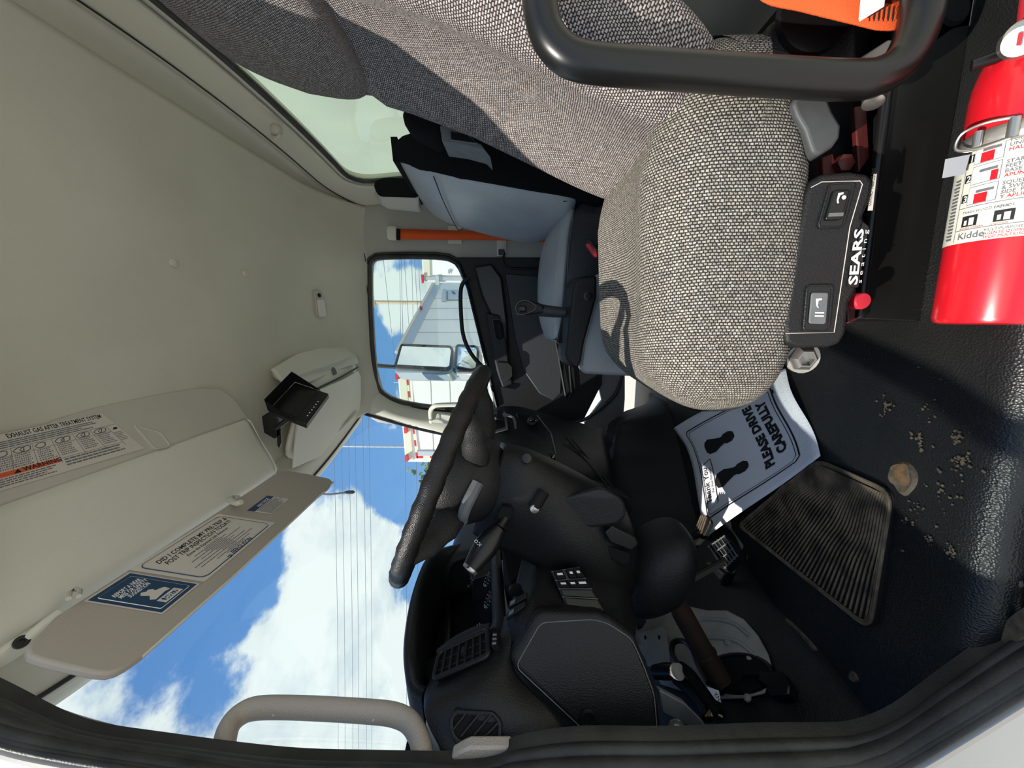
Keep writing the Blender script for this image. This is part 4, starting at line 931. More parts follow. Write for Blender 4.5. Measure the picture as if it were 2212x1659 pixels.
mk('clip_screw', MB().lathe([(.010, 0), (.008, .003), (.003, .003)], V(689, 952, y=1.66)+vn2*.018, vn2, 14), M['greym'], pv)

# driver sun visor and its stickers
VA, VB = Vector((-.50, 1, 1.457)), Vector((-.575, 1, 1.322))
vdn = (VB-VA).normalized(); vnn = Vector((-vdn.z, 0, vdn.x)); vnn = vnn if vnn.x > 0 else -vnn
def vi(px, py, d=0): return VP(px, py, VA+vnn*d, vnn)
vz = [(57, 1403), (66, 1386), (95, 1358), (120, 1331), (280, 1228), (470, 1105), (560, 1046), (592, 1024), (606, 1018), (624, 1016), (670, 1024), (712, 1033), (719, 1040), (712, 1052), (689, 1070), (500, 1247), (307, 1417), (276, 1438), (255, 1449), (233, 1455), (205, 1453), (150, 1441), (95, 1428), (62, 1416)]
sv = thing('driver_sun_visor', 'long taupe sun visor hanging over the windshield carrying three stickers', 'sun visor', VA)
mk('visor_panel', MB().prism([vi(a, b) for a, b in vz], -vnn*.018), M['visor'], sv, bevel=.005, seg=3)
mk('pivot_base', MB().sq(V(43, 1390, x=-.545), (.05, .075, .022), .5, 12, 16, fn=lambda p: Matrix.Rotation(.5, 3, 'Y') @ p), M['trim'], sv)
mk('pivot_screw', MB().lathe([(.010, 0), (.010, .005), (.004, .005), (.004, .001)], V(45, 1388, x=-.530), (.6, -.2, -.75), 16), M['blks'], sv)
mk('pivot_rod', MB().tube([V(60, 1378, x=-.53), V(95, 1350, x=-.52), V(130, 1325, x=-.515)], .009, 12), M['trim'], sv)
mk('edge_piping', MB().tube([vi(a, b, -.004) for a, b in ((720, 1041), (689, 1071), (500, 1248), (307, 1418))], .003, 6), M['trim'], sv)
hk = thing('visor_hook', 'small taupe visor clip on the header edge', 'clip', V(505, 1075, x=-.49))
mk('hook_base', MB().sq(V(505, 1078, x=-.488), (.016, .026, .03), .6, 18, 24), M['trimd'], hk)
mk('hook_arm', MB().tube([V(503, 1085, x=-.488), V(514, 1088, x=-.478), V(522, 1084, x=-.473)], .007, 10), M['trim'], hk)
mk('hook_screw', MB().lathe([(.004, 0), (.003, .003)], V(505, 1074, x=-.474), (1, -.4, -.3), 10), M['chrome'], hk)
mk('spare_socket', MB().tube([V(148, 1293, x=-.478), V(150, 1280, x=-.478), V(163, 1272, x=-.478), V(172, 1276, x=-.478), V(170, 1288, x=-.478)], .004, 8), M['trimd'], oc_)
def sticker(name, label, cs_, mt):
    q = [vi(a, b, .0012) for a, b in cs_]; t = thing(name, label, 'sticker', q[3])
    mk('sticker_sheet', MB().prism(round_poly(q, .003), vnn*.0004), M[mt], t)
    def f(u, v, h=.0007): return q[0].lerp(q[1], u).lerp(q[3].lerp(q[2], u), v)+vnn*h
    return t, f
def outline(f, d, w, r, mt, parent, name='border'):
    q = []
    for cu, cv, a in ((1-d[0]-r[0], d[1]+r[1], -90), (1-d[0]-r[0], 1-d[1]-r[1], 0), (d[0]+r[0], 1-d[1]-r[1], 90), (d[0]+r[0], d[1]+r[1], 180)):
        for k in range(6):
            t = math.radians(a+18*k); q.append(f(cu+r[0]*math.cos(t), cv+r[1]*math.sin(t)))
    mk(name, MB().tube(q+[q[0]], w, 6, flat=.15, ref=None), M[mt], parent)
# pre-trip sticker
t, f = sticker('inspection_sticker', 'cream rectangular pre-trip inspection sticker in the middle of the visor', [(278, 1231), (472, 1110), (595, 1129), (442, 1257)], 'stick')
outline(f, (.04, .05), .0016, (.06, .10), 'navy', t)
W_ = (f(1, .5)-f(0, .5)).length
ltext('DID I COMPLETE MY PRE-TRIP &', .115, .225, .0145, 'ink', t, f, width=W_*.80, bold=.02)
ltext('POST TRIP INSPECTION TODAY?', .125, .335, .0145, 'ink', t, f, width=W_*.76, bold=.02)
ltext('Know the Expected Safe Behaviors', .27, .425, .010, 'ink', t, f, width=W_*.50, bold=.015)
fp = MB(); rr = random.Random(9)
for i, (a_, b_) in enumerate(((.42, .58), (.28, .66), (.38, .56), (.20, .78), (.40, .60), (.26, .70), (.42, .58), (.14, .84), (.44, .56), (.16, .86), (.46, .54), (.30, .70), (.40, .60))):
    v = .46+.031*i; lines(f, vnn, a_, b_+.05, v, v+.028, 1, .5)
mk('fine_print', fp, M['greyink'], t)
ltext('FERGUSON', .40, .955, .0165, 'navy', t, f, width=W_*.27, bold=.03)
for u_, v_ in ((.345, .90), (.365, .925), (.345, .945), (.365, .90)): mk('logo_mark', rect(f, u_, v_, u_+.016, v_+.022, vnn), M['navy'], t)
# near-miss sticker
t, f = sticker('near_miss_sticker', 'navy blue near-miss and safety suggestion sticker at the near end of the visor', [(180, 1299), (279, 1236), (432, 1261), (351, 1327)], 'stick')
mk('blue_field', rect(f, .035, .03, .965, .97, vnn), M['navy'], t)
outline(lambda u, v: f(u, v, .0012), (.12, .09), .0009, (.03, .03), 'wink', t)
ltext('REPORT A NEAR', .20, .265, .0115, 'wink', t, lambda u, v: f(u, v, .0014), width=(f(.82, .2)-f(.2, .2)).length, bold=.02)
ltext('MISS OR SAFETY', .20, .345, .0115, 'wink', t, lambda u, v: f(u, v, .0014), width=(f(.84, .2)-f(.2, .2)).length, bold=.02)
ltext('SUGGESTION', .27, .425, .0115, 'wink', t, lambda u, v: f(u, v, .0014), width=(f(.75, .2)-f(.27, .2)).length, bold=.02)
fg = lambda u, v: f(u, v, .0014)
mk('figure_print', MB().prism([fg(u, v) for u, v in ((.36, .50), (.44, .46), (.50, .50), (.56, .49), (.60, .53), (.58, .58), (.66, .60), (.72, .63), (.70, .72), (.60, .70), (.34, .72), (.30, .66), (.40, .60))], vnn*.0003), M['stick'], t)
mk('plate_print', rect(fg, .30, .75, .74, .88, vnn), M['stick'], t)
mk('plate_field', rect(lambda u, v: f(u, v, .0018), .36, .775, .68, .845, vnn), M['navy'], t)
ltext('SAFETY', .375, .842, .0115, 'wink', t, lambda u, v: f(u, v, .0023), width=(f(.665, .8)-f(.375, .8)).length, bold=.02)
# notice sticker
t, f = sticker('notice_sticker', 'small notice sticker with a dark heading near the far end of the visor', [(534, 1103), (577, 1071), (624, 1078), (586, 1111)], 'stick')
mk('heading_bar', rect(f, 0, 0, 1, .30, vnn), M['navy'], t)
ltext('NOTICE', .26, .26, .011, 'wink', t, lambda u, v: f(u, v, .0013), width=(f(.8, .2)-f(.26, .2)).length, bold=.02)
fp = MB(); rr = random.Random(5); lines(f, vnn, .05, .98, .34, .98, 9, .45); mk('fine_print', fp, M['greyink'], t)

# small screen on a bracket
mo = thing('backup_monitor', 'small black hooded monitor on a bracket below the header', 'monitor', V(610, 930, y=1.30))
D_, A_, B_, C_ = V(580, 886, y=1.25), V(637, 825, y=1.38), V(710, 850, y=1.36), V(661, 917, y=1.23)
mn = (A_-D_).cross(C_-D_).normalized(); mn = mn if mn.x > 0 else -mn
mk('monitor_body', MB().prism([D_, A_, B_, C_], -mn*.022), M['blks'], mo, bevel=.003)
mk('display', MB().prism([(D_*.9+B_*.1)+mn*.0006, (A_*.9+C_*.1)+mn*.0006, B_.lerp(A_, .24).lerp(D_, .08)+mn*.0006, C_.lerp(D_, .24).lerp(A_, .08)+mn*.0006], mn*.0006), M['screen'], mo)
hd_ = mn*.05
mk('hood_top', MB().prism([D_, A_, A_+hd_, D_+hd_], (mn.cross(A_-D_)).normalized()*.003), M['blkm'], mo)
mk('hood_side', MB().prism([A_, A_.lerp(B_, .75), A_+hd_*.9], (A_-D_).normalized()*.003), M['blkm'], mo)
mk('hood_side', MB().prism([D_, D_.lerp(C_, .75), D_+hd_*.9], (D_-A_).normalized()*.003), M['blkm'], mo)
for k in range(6):
    p = C_.lerp(B_, .22+.09*k).lerp(D_.lerp(A_, .22+.09*k), .10)+mn*.001; mk('button', MB().lathe([(.0025, 0), (.002, .0015)], p, mn, 8), M['wink'], mo)
mk('mount_plate', MB().prism(pg([(565, 900), (580, 890), (600, 905), (606, 940), (592, 948), (570, 935)], 1.27), (0, .008, 0)), M['blks'], mo, bevel=.002)
mk('mount_arm', MB().tube([V(596, 925, y=1.27), V(622, 905, y=1.275), V(632, 890, y=1.29)], .009, 10), M['blks'], mo)
mk('mount_leg', MB().prism(pg([(598, 930), (606, 922), (608, 955), (603, 968), (599, 962)], 1.27), (0, .006, 0)), M['blks'], mo)
tg_ = thing('red_white_tag', 'small red and white tag tucked behind the monitor hood', 'tag', V(632, 815, y=1.40))
mk('tag_strip', MB().prism(pg([(627, 822), (633, 812), (638, 816), (634, 826)], 1.41), (0, .001, 0)), M['redp'], tg_); mk('tag_strip', MB().prism(pg([(630, 815), (634, 809), (638, 812), (636, 818)], 1.405), (0, .001, 0)), M['wink'], tg_)
# dome lamp, coat hook and blanking buttons in the ceiling
def cz(px, py):
    z = 1.62
    for _ in range(6):
        p = V(px, py, z=z); z = ceil_z(p.x, p.y)
    return V(px, py, z=z-.001)
c0_, c1_ = cz(684, 628), cz(692, 686)
dl = thing('dome_lamp', 'slim pale dome lamp with switch set in the ceiling over the passenger door', 'lamp', c0_)
ua = (c1_-c0_).normalized(); cc = (c0_+c1_)/2; ub = Vector((0, 1, -.35)); ub = (ub-ua*ub.dot(ua)).normalized(); un = ua.cross(ub); un = un if un.z < 0 else -un
LL = (c1_-c0_).length
mk('lamp_base', MB().prism([cc+ua*a+ub*b for a, b in rrect(LL*1.06, .052, .022)], un*.012), M['trimd'], dl, bevel=.004)
mk('lamp_lens', MB().prism([cc+ua*(a+LL*.14)+ub*b+un*.011 for a, b in rrect(LL*.66, .042, .012)], un*.010), M['lamp'], dl, bevel=.005, seg=3)
mk('lamp_switch', MB().lathe([(.010, 0), (.009, .006), (.003, .007)], cc-ua*LL*.33+un*.012, un, 14), M['blks'], dl)
for px, py, nm in ((374, 568, 'larger round ceiling plug nearer the driver'), (529, 591, 'smaller round ceiling plug nearer the dome lamp')):
    p = cz(px, py); cp_ = thing('ceiling_plug', 'pale '+nm, 'plug', p, 'ceiling plugs')
    mk('plug_cap', MB().lathe([(.0125, 0), (.0115, .006), (.004, .009)], p, (0, 0, -1), 18), M['head'], cp_)
ch = thing('coat_hook', 'small grey coat hook on the trim above the rear window', 'hook', V(596, 272, x=.64))
p = V(594, 272, x=.655)
mk('hook_body', MB().sq(p+Vector((-.012, 0, -.004)), (.034, .034, .034), .7, 12, 16), M['trimd'], ch)
mk('hook_lip', MB().tube(spline([p+Vector((-.02, .012, .016)), p+Vector((-.034, .004, .012)), p+Vector((-.038, .0, -.004)), p+Vector((-.028, 0, -.016))], 4), .007, 8), M['trimd'], ch)

# ================================================================== GRAB HANDLES
gh = thing('pillar_grab_handle', 'large beige grab handle on the driver windshield pillar', 'handle', V(700, 1640, y=.53))
path = [(482, 1640), (486, 1600), (496, 1568), (518, 1544), (552, 1530), (620, 1528), (720, 1532), (810, 1538), (852, 1544), (882, 1558), (900, 1582), (910, 1612), (914, 1645)]
hp_ = spline([V(a, b, x=-.715) for a, b in path], 5)
mk('handle_bar', MB().tube(hp_, .0175, 16, flat=1.15), M['beige'], gh)
mk('handle_base', MB().tube([V(a, b, y=.528) for a, b in ((462, 1630), (600, 1641), (760, 1648), (935, 1650))], .008, 10), M['beige'], gh)
for a, b in ((590, 1545), (806, 1556)): mk('cover_clip', MB().lathe([(.0022, 0), (.001, .001)], V(a, b, x=-.698), (1, -.6, 0), 8), M['trimd'], gh)
gf = thing('passenger_pillar_handle', 'pale grey grab handle on the far windshield pillar', 'handle', V(925, 905, y=2.12))
mk('handle_bar', MB().tube(spline([V(a, b, y=y) for a, b, y in ((932, 912, 2.13), (930, 890, 2.09), (936, 879, 2.07), (950, 875, 2.06), (1010, 874, 2.06), (1060, 876, 2.07))], 5), .013, 12), M['trim'], gf)
mk('handle_base', MB().prism(pg([(926, 912), (990, 918), (990, 900), (945, 893), (940, 905)], 2.11), (0, .02, 0)), M['trim'], gf, bevel=.004)
mk('base_clip', MB().prism(pg([(940, 905), (950, 907), (950, 895), (944, 893)], 2.105), (0, .01, 0)), M['trimd'], gf, bevel=.002)
# ================================================================== DRIVER SEAT
ds = thing('driver_chair', 'grey knit-cloth suspension driver seat beside the open door', 'chair', (.2, .87, 0))
def cush(p):
    # p in local: x front(-)..rear(+), y near(-)..far(+), z
    q = p.copy()
    if q.z > 0: q.z += .018*math.exp(-((abs(q.y)-.19)/.06)**2) - .020*math.exp(-(q.y/.14)**2)*(1 if q.x > -.12 else .3)
    q.z += .06*(q.x+.05) - .055*max(0, -(q.x+.20)/.12)**1.6*(1 if q.z > 0 else .0)
    q.x += -.02*(1-(q.y/.26)**2)*(1 if q.x < 0 else 0)
    q.z += .05*max(0, (q.x-.1)/.2)*(1 if q.z < 0 else 0)-.05*max(0, (q.x-.08)/.2)**1.3*(1 if q.z > 0 else 0)
    return q
mk('seat_cushion', MB().sq((.145, .872, .318), (.63, .545, .26), .56, 36, 52, cush, 'X'), M['fabl'], ds)
# backrest: a leaning stuffed slab, bolsters along both sides
lean = math.radians(24)
def backf(p):
    q = p.copy(); s = q.z/.47                    # -1..1 up the back
    if q.x < 0: q.x += -.034*math.exp(-((abs(q.y)-.20)/.07)**2)*(1 if s < .55 else .4)+.012*math.exp(-(q.y/.13)**2)
    q.y *= (1.0-.06*max(0, s)**2-.02*max(0, -s)) - .10*math.exp(-((s-.52)/.2)**2)*(q.y > 0)
    q.x += .02*(1-s*s)-.115*max(0, s)**2
    R_ = Matrix.Rotation(lean, 3, 'Y'); return R_ @ q
mk('backrest', MB().sq((.528, .862, .755), (.135, .52, .93), .45, 34, 44, backf), M['fab'], ds)
def headf(p):
    q = p.copy(); s = q.z/.18
    q.y *= 1-.14*max(0, s); q.x += .015*max(0, s)
    return Matrix.Rotation(math.radians(10), 3, 'Y') @ q
mk('upper_backrest', MB().sq((.612, .845, 1.185), (.125, .50, .37), .5, 24, 36, headf), M['fab'], ds)
# tubular guard rail
gr = [(1166, -120), (1163, -40), (1168, 20), (1182, 72), (1208, 108), (1245, 130), (1320, 142), (1500, 155), (1700, 168), (1830, 174), (1890, 168), (1940, 140), (1970, 95), (1990, 30), (1996, -60)]
gpt = [V(a, b, y=.565+.0*(i)) for i, (a, b) in enumerate(gr)]
gpt = [Vector((.56, .68, gpt[0].z+.01)), Vector((.50, .60, gpt[0].z+.01))]+gpt+[Vector((.44, .60, gpt[-1].z)), Vector((.48, .70, gpt[-1].z))]
mk('guard_rail', MB().tube(spline(gpt, 6), .0225, 18), M['blks'], ds)
mk('rail_bolt', MB().lathe([(.012, 0), (.012, .02), (.008, .022)], V(1888, 196, y=.585), (-.8, -.3, .2), 14), M['chrome'], ds)
# pedestal
rz = [V(1862, 690, y=.66), V(2014, 697, y=.66)]
x0 = rz[0].x; ped = mk('pedestal', MB().prism([Vector((x0, .66, .097)), Vector((x0-.005, .66, -.002)), Vector((.55, .66, -.002)), Vector((.55, .66, .108))], (0, .42, 0)), M['blks'], ds, bevel=.003)
mk('pedestal_flange', MB().tube([Vector((x0+.002, .655, .103)), Vector((.55, .655, .116))], .0075, 10), M['blks'], ds)
mk('floor_edge_strip', MB().prism([V(a, b, z=.004) for a, b in ((2030, 700), (2100, 240), (2120, 200), (2118, 330), (2060, 700))], (0, 0, -.006)), M['dirt'], ds)
# suspension between pedestal and cushion
mk('suspension_box', MB().prism([Vector((.03, .70, .10)), Vector((.50, .70, .11)), Vector((.50, .70, .24)), Vector((.03, .70, .22))], (0, .34, 0)), M['blkm'], ds)
mk('red_rail', MB().prism(pg([(1846, 230), (1872, 225), (1880, 340), (1856, 372)], .668), (0, .01, 0)), M['redm'], ds, bevel=.002)
mk('red_rail', MB().prism(pg([(1776, 340), (1800, 330), (1818, 400), (1780, 400)], .66), (0, .01, 0)), M['redm'], ds, bevel=.002)
mk('red_rail', MB().prism(pg([(1828, 640), (1850, 620), (1856, 690), (1832, 700)], .655), (0, .01, 0)), M['redm'], ds, bevel=.002)
mk('suspension_bolt', MB().lathe([(.013, 0), (.013, .012), (.009, .014)], V(1815, 357, y=.66), (0, -1, 0), 6), M['redm'], ds)
mk('red_button', MB().lathe([(.0125, 0), (.0125, .014), (.011, .016), (.001, .0165)], V(1846, 651, y=.628), (0, -1, 0), 22), M['redp'], ds)
mk('pivot_nut', MB().lathe([(.022, 0), (.022, .006), (.017, .012), (.015, .014), (.012, .014), (.011, .006), (.002, .006)], V(1733, 773, y=.66), (-.1, -1, .1), 6), M['steel'], ds)
mk('pivot_washer', MB().lathe([(.026, -.004), (.026, .004)], V(1733, 773, y=.664), (-.1, -1, .1), 22), M['galv'], ds)
mk('base_bracket', MB().prism(pg([(1700, 770), (1745, 740), (1768, 755), (1750, 800), (1712, 800)], .675), (0, .03, 0)), M['blkm'], ds, bevel=.003)
# switch panel on the cushion side
cbx = [(1752, 392), (1775, 374), (1837, 369), (1878, 375), (1889, 392), (1884, 425), (1866, 470), (1878, 486), (1876, 505), (1852, 628), (1836, 655), (1829, 720), (1815, 744), (1790, 751), (1720, 752), (1698, 740), (1694, 700), (1715, 560), (1742, 420)]
CP0 = Vector((0, .603, .2)); CPN = Vector((.0, -1, .12)).normalized()
def cb(px, py, d=0): return VP(px, py, CP0+CPN*d, CPN)
box_ = mk('switch_panel', MB().prism([cb(a, b) for a, b in cbx], -CPN*.045), M['blkl'], ds, bevel=.010, seg=3)
gl_ = [cb(a, b, .0006) for a, b in ((1752, 405), (1775, 393), (1858, 391), (1863, 398), (1836, 490), (1802, 718), (1697, 720))]
mk('panel_line', MB().tube(gl_, .0007, 5), M['stick'], box_)
def pswitch(qs, mt, name, raised):
    q = [cb(a, b, .001) for a, b in qs]; c = sum(q, Vector())/4
    s = mk(name, MB().prism(round_poly([c+(p-c)*1.45 for p in q], .006), CPN*.001), M['blks'], box_)
    r = round_poly([c+(p-c)*1.45+CPN*.001 for p in q], .006); mk('switch_bezel', MB().tube(r+[r[0]], .0016, 6), M['blkl'], s)
    mk('rocker', MB().prism(round_poly([p+CPN*.001 for p in q], .004), CPN*raised), M[mt], s, bevel=.002)
    return s, q
s, q = pswitch([(1797, 412), (1832, 411), (1815, 476), (1778, 477)], 'blks', 'lumbar_switch', .004)
def f1(u, v, h=.0056): return q[0].lerp(q[1], u).lerp(q[3].lerp(q[2], u), v)+CPN*h
mk('seat_symbol', MB().prism([f1(*p) for p in ((.3, .12), (.6, .10), (.62, .16), (.45, .20), (.42, .36), (.5, .46), (.4, .46), (.32, .36))], CPN*.0004), M['wink'], s)
mk('seat_symbol', MB().lathe([(.003, 0), (.002, .0004)], f1(.72, .27), CPN, 10), M['wink'], s)
mk('rocker_edge', rect(f1, .08, .78, .92, .90, CPN, .0015), M['greym'], s)
s, q = pswitch([(1750, 632), (1787, 632), (1781, 700), (1744, 699)], 'greym', 'height_switch', .003)
def f1(u, v, h=.0046): return q[0].lerp(q[1], u).lerp(q[3].lerp(q[2], u), v)+CPN*h
mk('seat_symbol', MB().prism([f1(*p) for p in ((.25, .2), (.6, .18), (.62, .23), (.42, .27), (.4, .42), (.48, .48), (.38, .48), (.3, .4))], CPN*.0004), M['wink'], s)
for v_ in (.62, .72): mk('seat_symbol', rect(f1, .28, v_, .8, v_+.05, CPN, .0004), M['wink'], s)
lbx = mk('brand_plate', MB().prism(round_poly([cb(a, b, .001) for a, b in ((1862, 480), (1875, 490), (1852, 622), (1828, 618))], .003), CPN*.0015), M['blks'], box_)
o_ = cb(1851, 615, .003); x_ = cb(1866, 494, .003)-o_; y_ = cb(1838, 612, .003)-o_
text('SEARS', .0165, frame(o_, x_, y_), M['wink'], lbx, width=x_.length, bold=.03)
o_ = cb(1861, 612, .003); text('seating', .0075, frame(o_, x_, y_), M['wink'], lbx, width=x_.length*.95, spacing=1.8)
mk('phone_label', MB().prism([cb(a, b, -.006) for a, b in ((1887, 376), (1893, 376), (1884, 455), (1874, 455))], CPN*.001), M['stick'], box_)
o_ = cb(1881, 445, -.004); text('CONTACT 1-800-553-3013', .0075, frame(o_, cb(1890, 385, -.004)-o_, cb(1876, 444, -.004)-o_), M['ink'], box_, width=.05)
# grey recline lever
lv_ = [(1712, 222), (1722, 208), (1748, 194), (1768, 196), (1790, 214), (1800, 240), (1818, 270), (1816, 296), (1800, 318), (1770, 336), (1756, 330), (1740, 280), (1722, 250)]
mk('recline_lever', MB().prism([V(a, b, y=.60) for a, b in lv_], (.0, .03, -.004)), M['lever'], ds, bevel=.007, seg=3)
mk('lever_rod', MB().tube([V(1700, 192, y=.62), V(1722, 215, y=.612)], .004, 8), M['chrome'], ds)
# round side boss behind the rail
mk('recliner_cover', MB().prism([V(a, b, y=.655) for a, b in ((1650, 90), (1665, 50), (1700, 20), (1760, -10), (1850, -20), (1856, 150), (1760, 140), (1690, 126), (1660, 118))], (0, .04, 0)), M['blkl'], ds, bevel=.008)
mk('recliner_disc', MB().lathe([(.052, 0), (.050, .010), (.030, .012), (.001, .012)], V(1752, 40, y=.655), (0, -1, 0), 30), M['blks'], ds)
mk('belt_bracket', MB().prism(pg([(1862, 122), (1920, 85), (1950, 90), (1935, 128), (1870, 132)], .64), (0, .01, 0)), M['galv'], ds, bevel=.002)
rp = MB().prism(pg([(2005, 60), (2020, -60), (2240, -60), (2240, 60), (2125, 80), (2115, 60), (2060, 70), (2020, 100)], .66), (0, .03, 0))
mk('base_casting', rp, M['galv'], ds, bevel=.006)
mk('casting_hole', MB().lathe([(.022, 0), (.018, .004), (.001, .004)], V(2062, 20, y=.655), (0, -1, 0), 22), M['blkm'], ds)
# driver belt
db_ = thing('driver_seat_belt', 'bright orange seat belt webbing at the driver seat base', 'seat belt', V(1800, 30, y=.61))
bw = [V(a, b, y=y) for a, b, y in ((1600, -60, .62), (1650, 0, .612), (1735, 22, .606), (1850, 50, .600), (1905, 62, .598), (1948, 55, .60), (1965, 0, .61), (1975, -80, .62))]
bw2 = [p+Vector((.11, .03, .02)) for p in bw]
mk('belt_webbing', MB().grid([spline(bw, 4), spline([a.lerp(b, .5) for a, b in zip(bw, bw2)], 4), spline(bw2, 4)]), M['orange'], db_, solid=.003)
st_ = MB()
for k in range(6):
    a = V(1880+10*k, 18, y=.598); b = V(1878+10*k, 45, y=.594)
    st_.tube([a, b], .0008, 5)
mk('belt_stitching', st_, M['ink'], db_)
mk('belt_tag', MB().prism([V(a, b, y=.588) for a, b in ((1862, -20), (1914, -20), (1910, 14), (1858, 46), (1856, 40))], (0, .001, 0)), M['wink'], db_)

# ================================================================== CENTRE AND PASSENGER SEATS
pss = thing('passenger_bench', 'blue-grey vinyl passenger bench with black cloth side', 'bench', (.3, 1.75, 0))
def interp(a, b, t): return a.lerp(b, t)
# backrest: near outline (black cloth side) and far outline
nearO = [V(a, b, y=y) for a, b, y in ((868, 292, 1.315), (853, 305, 1.315), (850, 322, 1.315), (860, 347, 1.32), (905, 365, 1.32), (994, 386, 1.32), (1080, 401, 1.32), (1157, 415, 1.32), (1246, 428, 1.32))]
farO = [V(a, b, y=y) for a, b, y in ((900, 400, 2.05), (895, 410, 2.05), (897, 420, 2.05), (912, 440, 2.05), (945, 474, 2.06), (1021, 496, 2.06), (1103, 519, 2.06), (1160, 525, 2.04), (1200, 500, 1.98))]
backN = [V(a, b, y=1.37) for a, b in ((940, 260), (1060, 290), (1160, 330), (1250, 380))]
def keep(p): return Vector((min(p.x, rear_x(p.y)-.025), p.y, p.z))
nearO = [keep(p) for p in nearO]; farO = [keep(p) for p in farO]
rows = []
for t in (0, .04, .12, .3, .5, .7, .88, .96, 1):
    e = .03*(1-abs(2*t-1)**6)
    rows.append([p.lerp(q, t)+Vector((-e*(1 if 3 < i <= 8 else 0), 0, 0)) for i, (p, q) in enumerate(zip(nearO, farO))])
mk('backrest_face', MB().grid([r[3:] for r in rows]), M['vinyl'], pss, sub=2, solid=.02, off=1)
mk('top_piping', MB().tube([r[3]+Vector((.004, 0, .002)) for r in rows], .009, 8), M['blkfab'], pss)
mk('backrest_top', MB().loft([[r[3]+Vector((0, 0, -.004)) for r in rows], [keep(r[3]+Vector((.07, 0, .0))) for r in rows]], caps=False, closed=False), M['blkfab'], pss, solid=.02)
side = nearO+[V(1300, 440, y=1.31), V(1310, 380, y=1.31), V(1255, 340, y=1.31), V(1100, 280, y=1.31), V(950, 262, y=1.31)]
mk('backrest_side', MB().prism([keep(Vector((p.x, 1.315, p.z))) for p in side], (0, .05, 0)), M['blkfab'], pss, bevel=.008, seg=3)
sm = [rows[2][i].lerp(rows[2][i+1], .5) for i in (4,)]
mk('back_seam', MB().tube(spline([r[4].lerp(r[5], .35+.35*i/8)+Vector((-.012, 0, 0)) for i, r in enumerate(rows)], 4), .002, 5), M['blkl'], pss)
# cushion
nearT = [V(a, b, y=y) for a, b, y in ((1252, 428, 1.38), (1232, 480, 1.37), (1226, 540, 1.36), (1220, 620, 1.35), (1217, 690, 1.36), (1213, 738, 1.40))]
midT = [V(a, b, y=y) for a, b, y in ((1225, 455, 1.70), (1190, 505, 1.70), (1178, 555, 1.70), (1172, 620, 1.70), (1173, 690, 1.70), (1190, 728, 1.68))]
farT = [V(a, b, y=y) for a, b, y in ((1206, 486, 2.0), (1178, 530, 2.02), (1166, 575, 2.03), (1164, 625, 2.03), (1166, 685, 2.0), (1180, 722, 1.95))]
fdn = [p+Vector((0, 0.02, -.16)) for p in farT]; ndn = [p+Vector((0, .005, -.19)) for p in nearT]
mk('cushion_top', MB().grid([fdn, farT, [p+Vector((0, 0, .012)) for p in midT], nearT]), M['vinyl'], pss, sub=2, solid=.015, off=1)
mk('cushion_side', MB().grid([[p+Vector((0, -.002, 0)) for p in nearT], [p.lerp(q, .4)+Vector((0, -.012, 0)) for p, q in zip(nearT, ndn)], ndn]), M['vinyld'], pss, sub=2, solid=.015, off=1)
mk('cushion_front', MB().grid([[nearT[-1], midT[-1], farT[-1]], [p+Vector((-.02, 0, -.08)) for p in (nearT[-1], midT[-1], farT[-1])], [p+Vector((.03, 0, -.2)) for p in (nearT[-1], midT[-1], farT[-1])]]), M['vinyl'], pss, sub=2, solid=.012)
mk('cushion_seam', MB().tube(spline([V(a, b, y=1.352) for a, b in ((1238, 470), (1228, 540), (1226, 620), (1224, 690))], 5), .0016, 5), M['greym'], pss)
mk('cushion_crease', MB().tube(spline([V(a, b, y=y) for a, b, y in ((1166, 634, 1.98), (1178, 630, 1.75), (1200, 624, 1.55), (1224, 612, 1.36))], 5), .002, 5), M['blkl'], pss)
mk('seat_base', MB().prism([Vector((-.05, 1.42, 0)), Vector((.55, 1.42, 0)), Vector((.55, 1.42, .34)), Vector((.0, 1.42, .34))], (0, .55, 0)), M['blkm'], pss)
mk('seat_back_base', MB().box((.48, 1.68, .40), (.20, .68, .24)), M['blkm'], pss)
mk('belt_slot', MB().prism([V(a, b, y=1.78) for a, b in ((1190, 512), (1196, 492), (1204, 490), (1200, 512), (1193, 524))], (0, .01, 0)), M['blkm'], pss)
hrp = thing('passenger_headrest', 'small grey and black headrest above the far end of the bench', 'headrest', V(900, 430, y=1.95))
def hrow(y, k): return [V(a, b, y=y) for a, b in k]
r0 = hrow(1.80, ((905, 388), (835, 384), (814, 390), (808, 402), (818, 425), (905, 428)))
r1 = hrow(1.98, ((905, 405), (835, 403), (816, 410), (812, 424), (838, 452), (912, 460)))
mk('headrest_shell', MB().loft([r0, [p.lerp(q, .5)+Vector((-.012, 0, .006)) for p, q in zip(r0, r1)], r1]), M['trimd'], hrp, bevel=.012, seg=3)
mk('headrest_side', MB().prism(round_poly([Vector((p.x, 1.79, p.z)) for p in r0], .02), (0, .012, 0)), M['blkfab'], hrp, bevel=.004)
csb = thing('center_seat_back', 'black cloth folding middle seat back with a grey plastic panel', 'seat', (.5, 1.25, .6))
co2 = [(868, 226), (905, 226), (945, 246), (965, 270), (952, 300), (935, 302), (915, 292), (885, 278), (870, 262), (866, 245)]
mk('seat_pad', MB().prism([V(a, b, y=1.16) for a, b in co2], (0, .10, 0)), M['blkfab'], csb, bevel=.02, seg=3)
po = [(950, 272), (962, 270), (1040, 312), (1060, 340), (1044, 324), (1000, 312), (955, 306)]
mk('plastic_panel', MB().prism([V(a, b, y=1.15) for a, b in po], (0, .10, 0)), M['greym'], csb, bevel=.004)
rc_ = [(974, 285), (1008, 291), (1030, 310), (975, 302)]
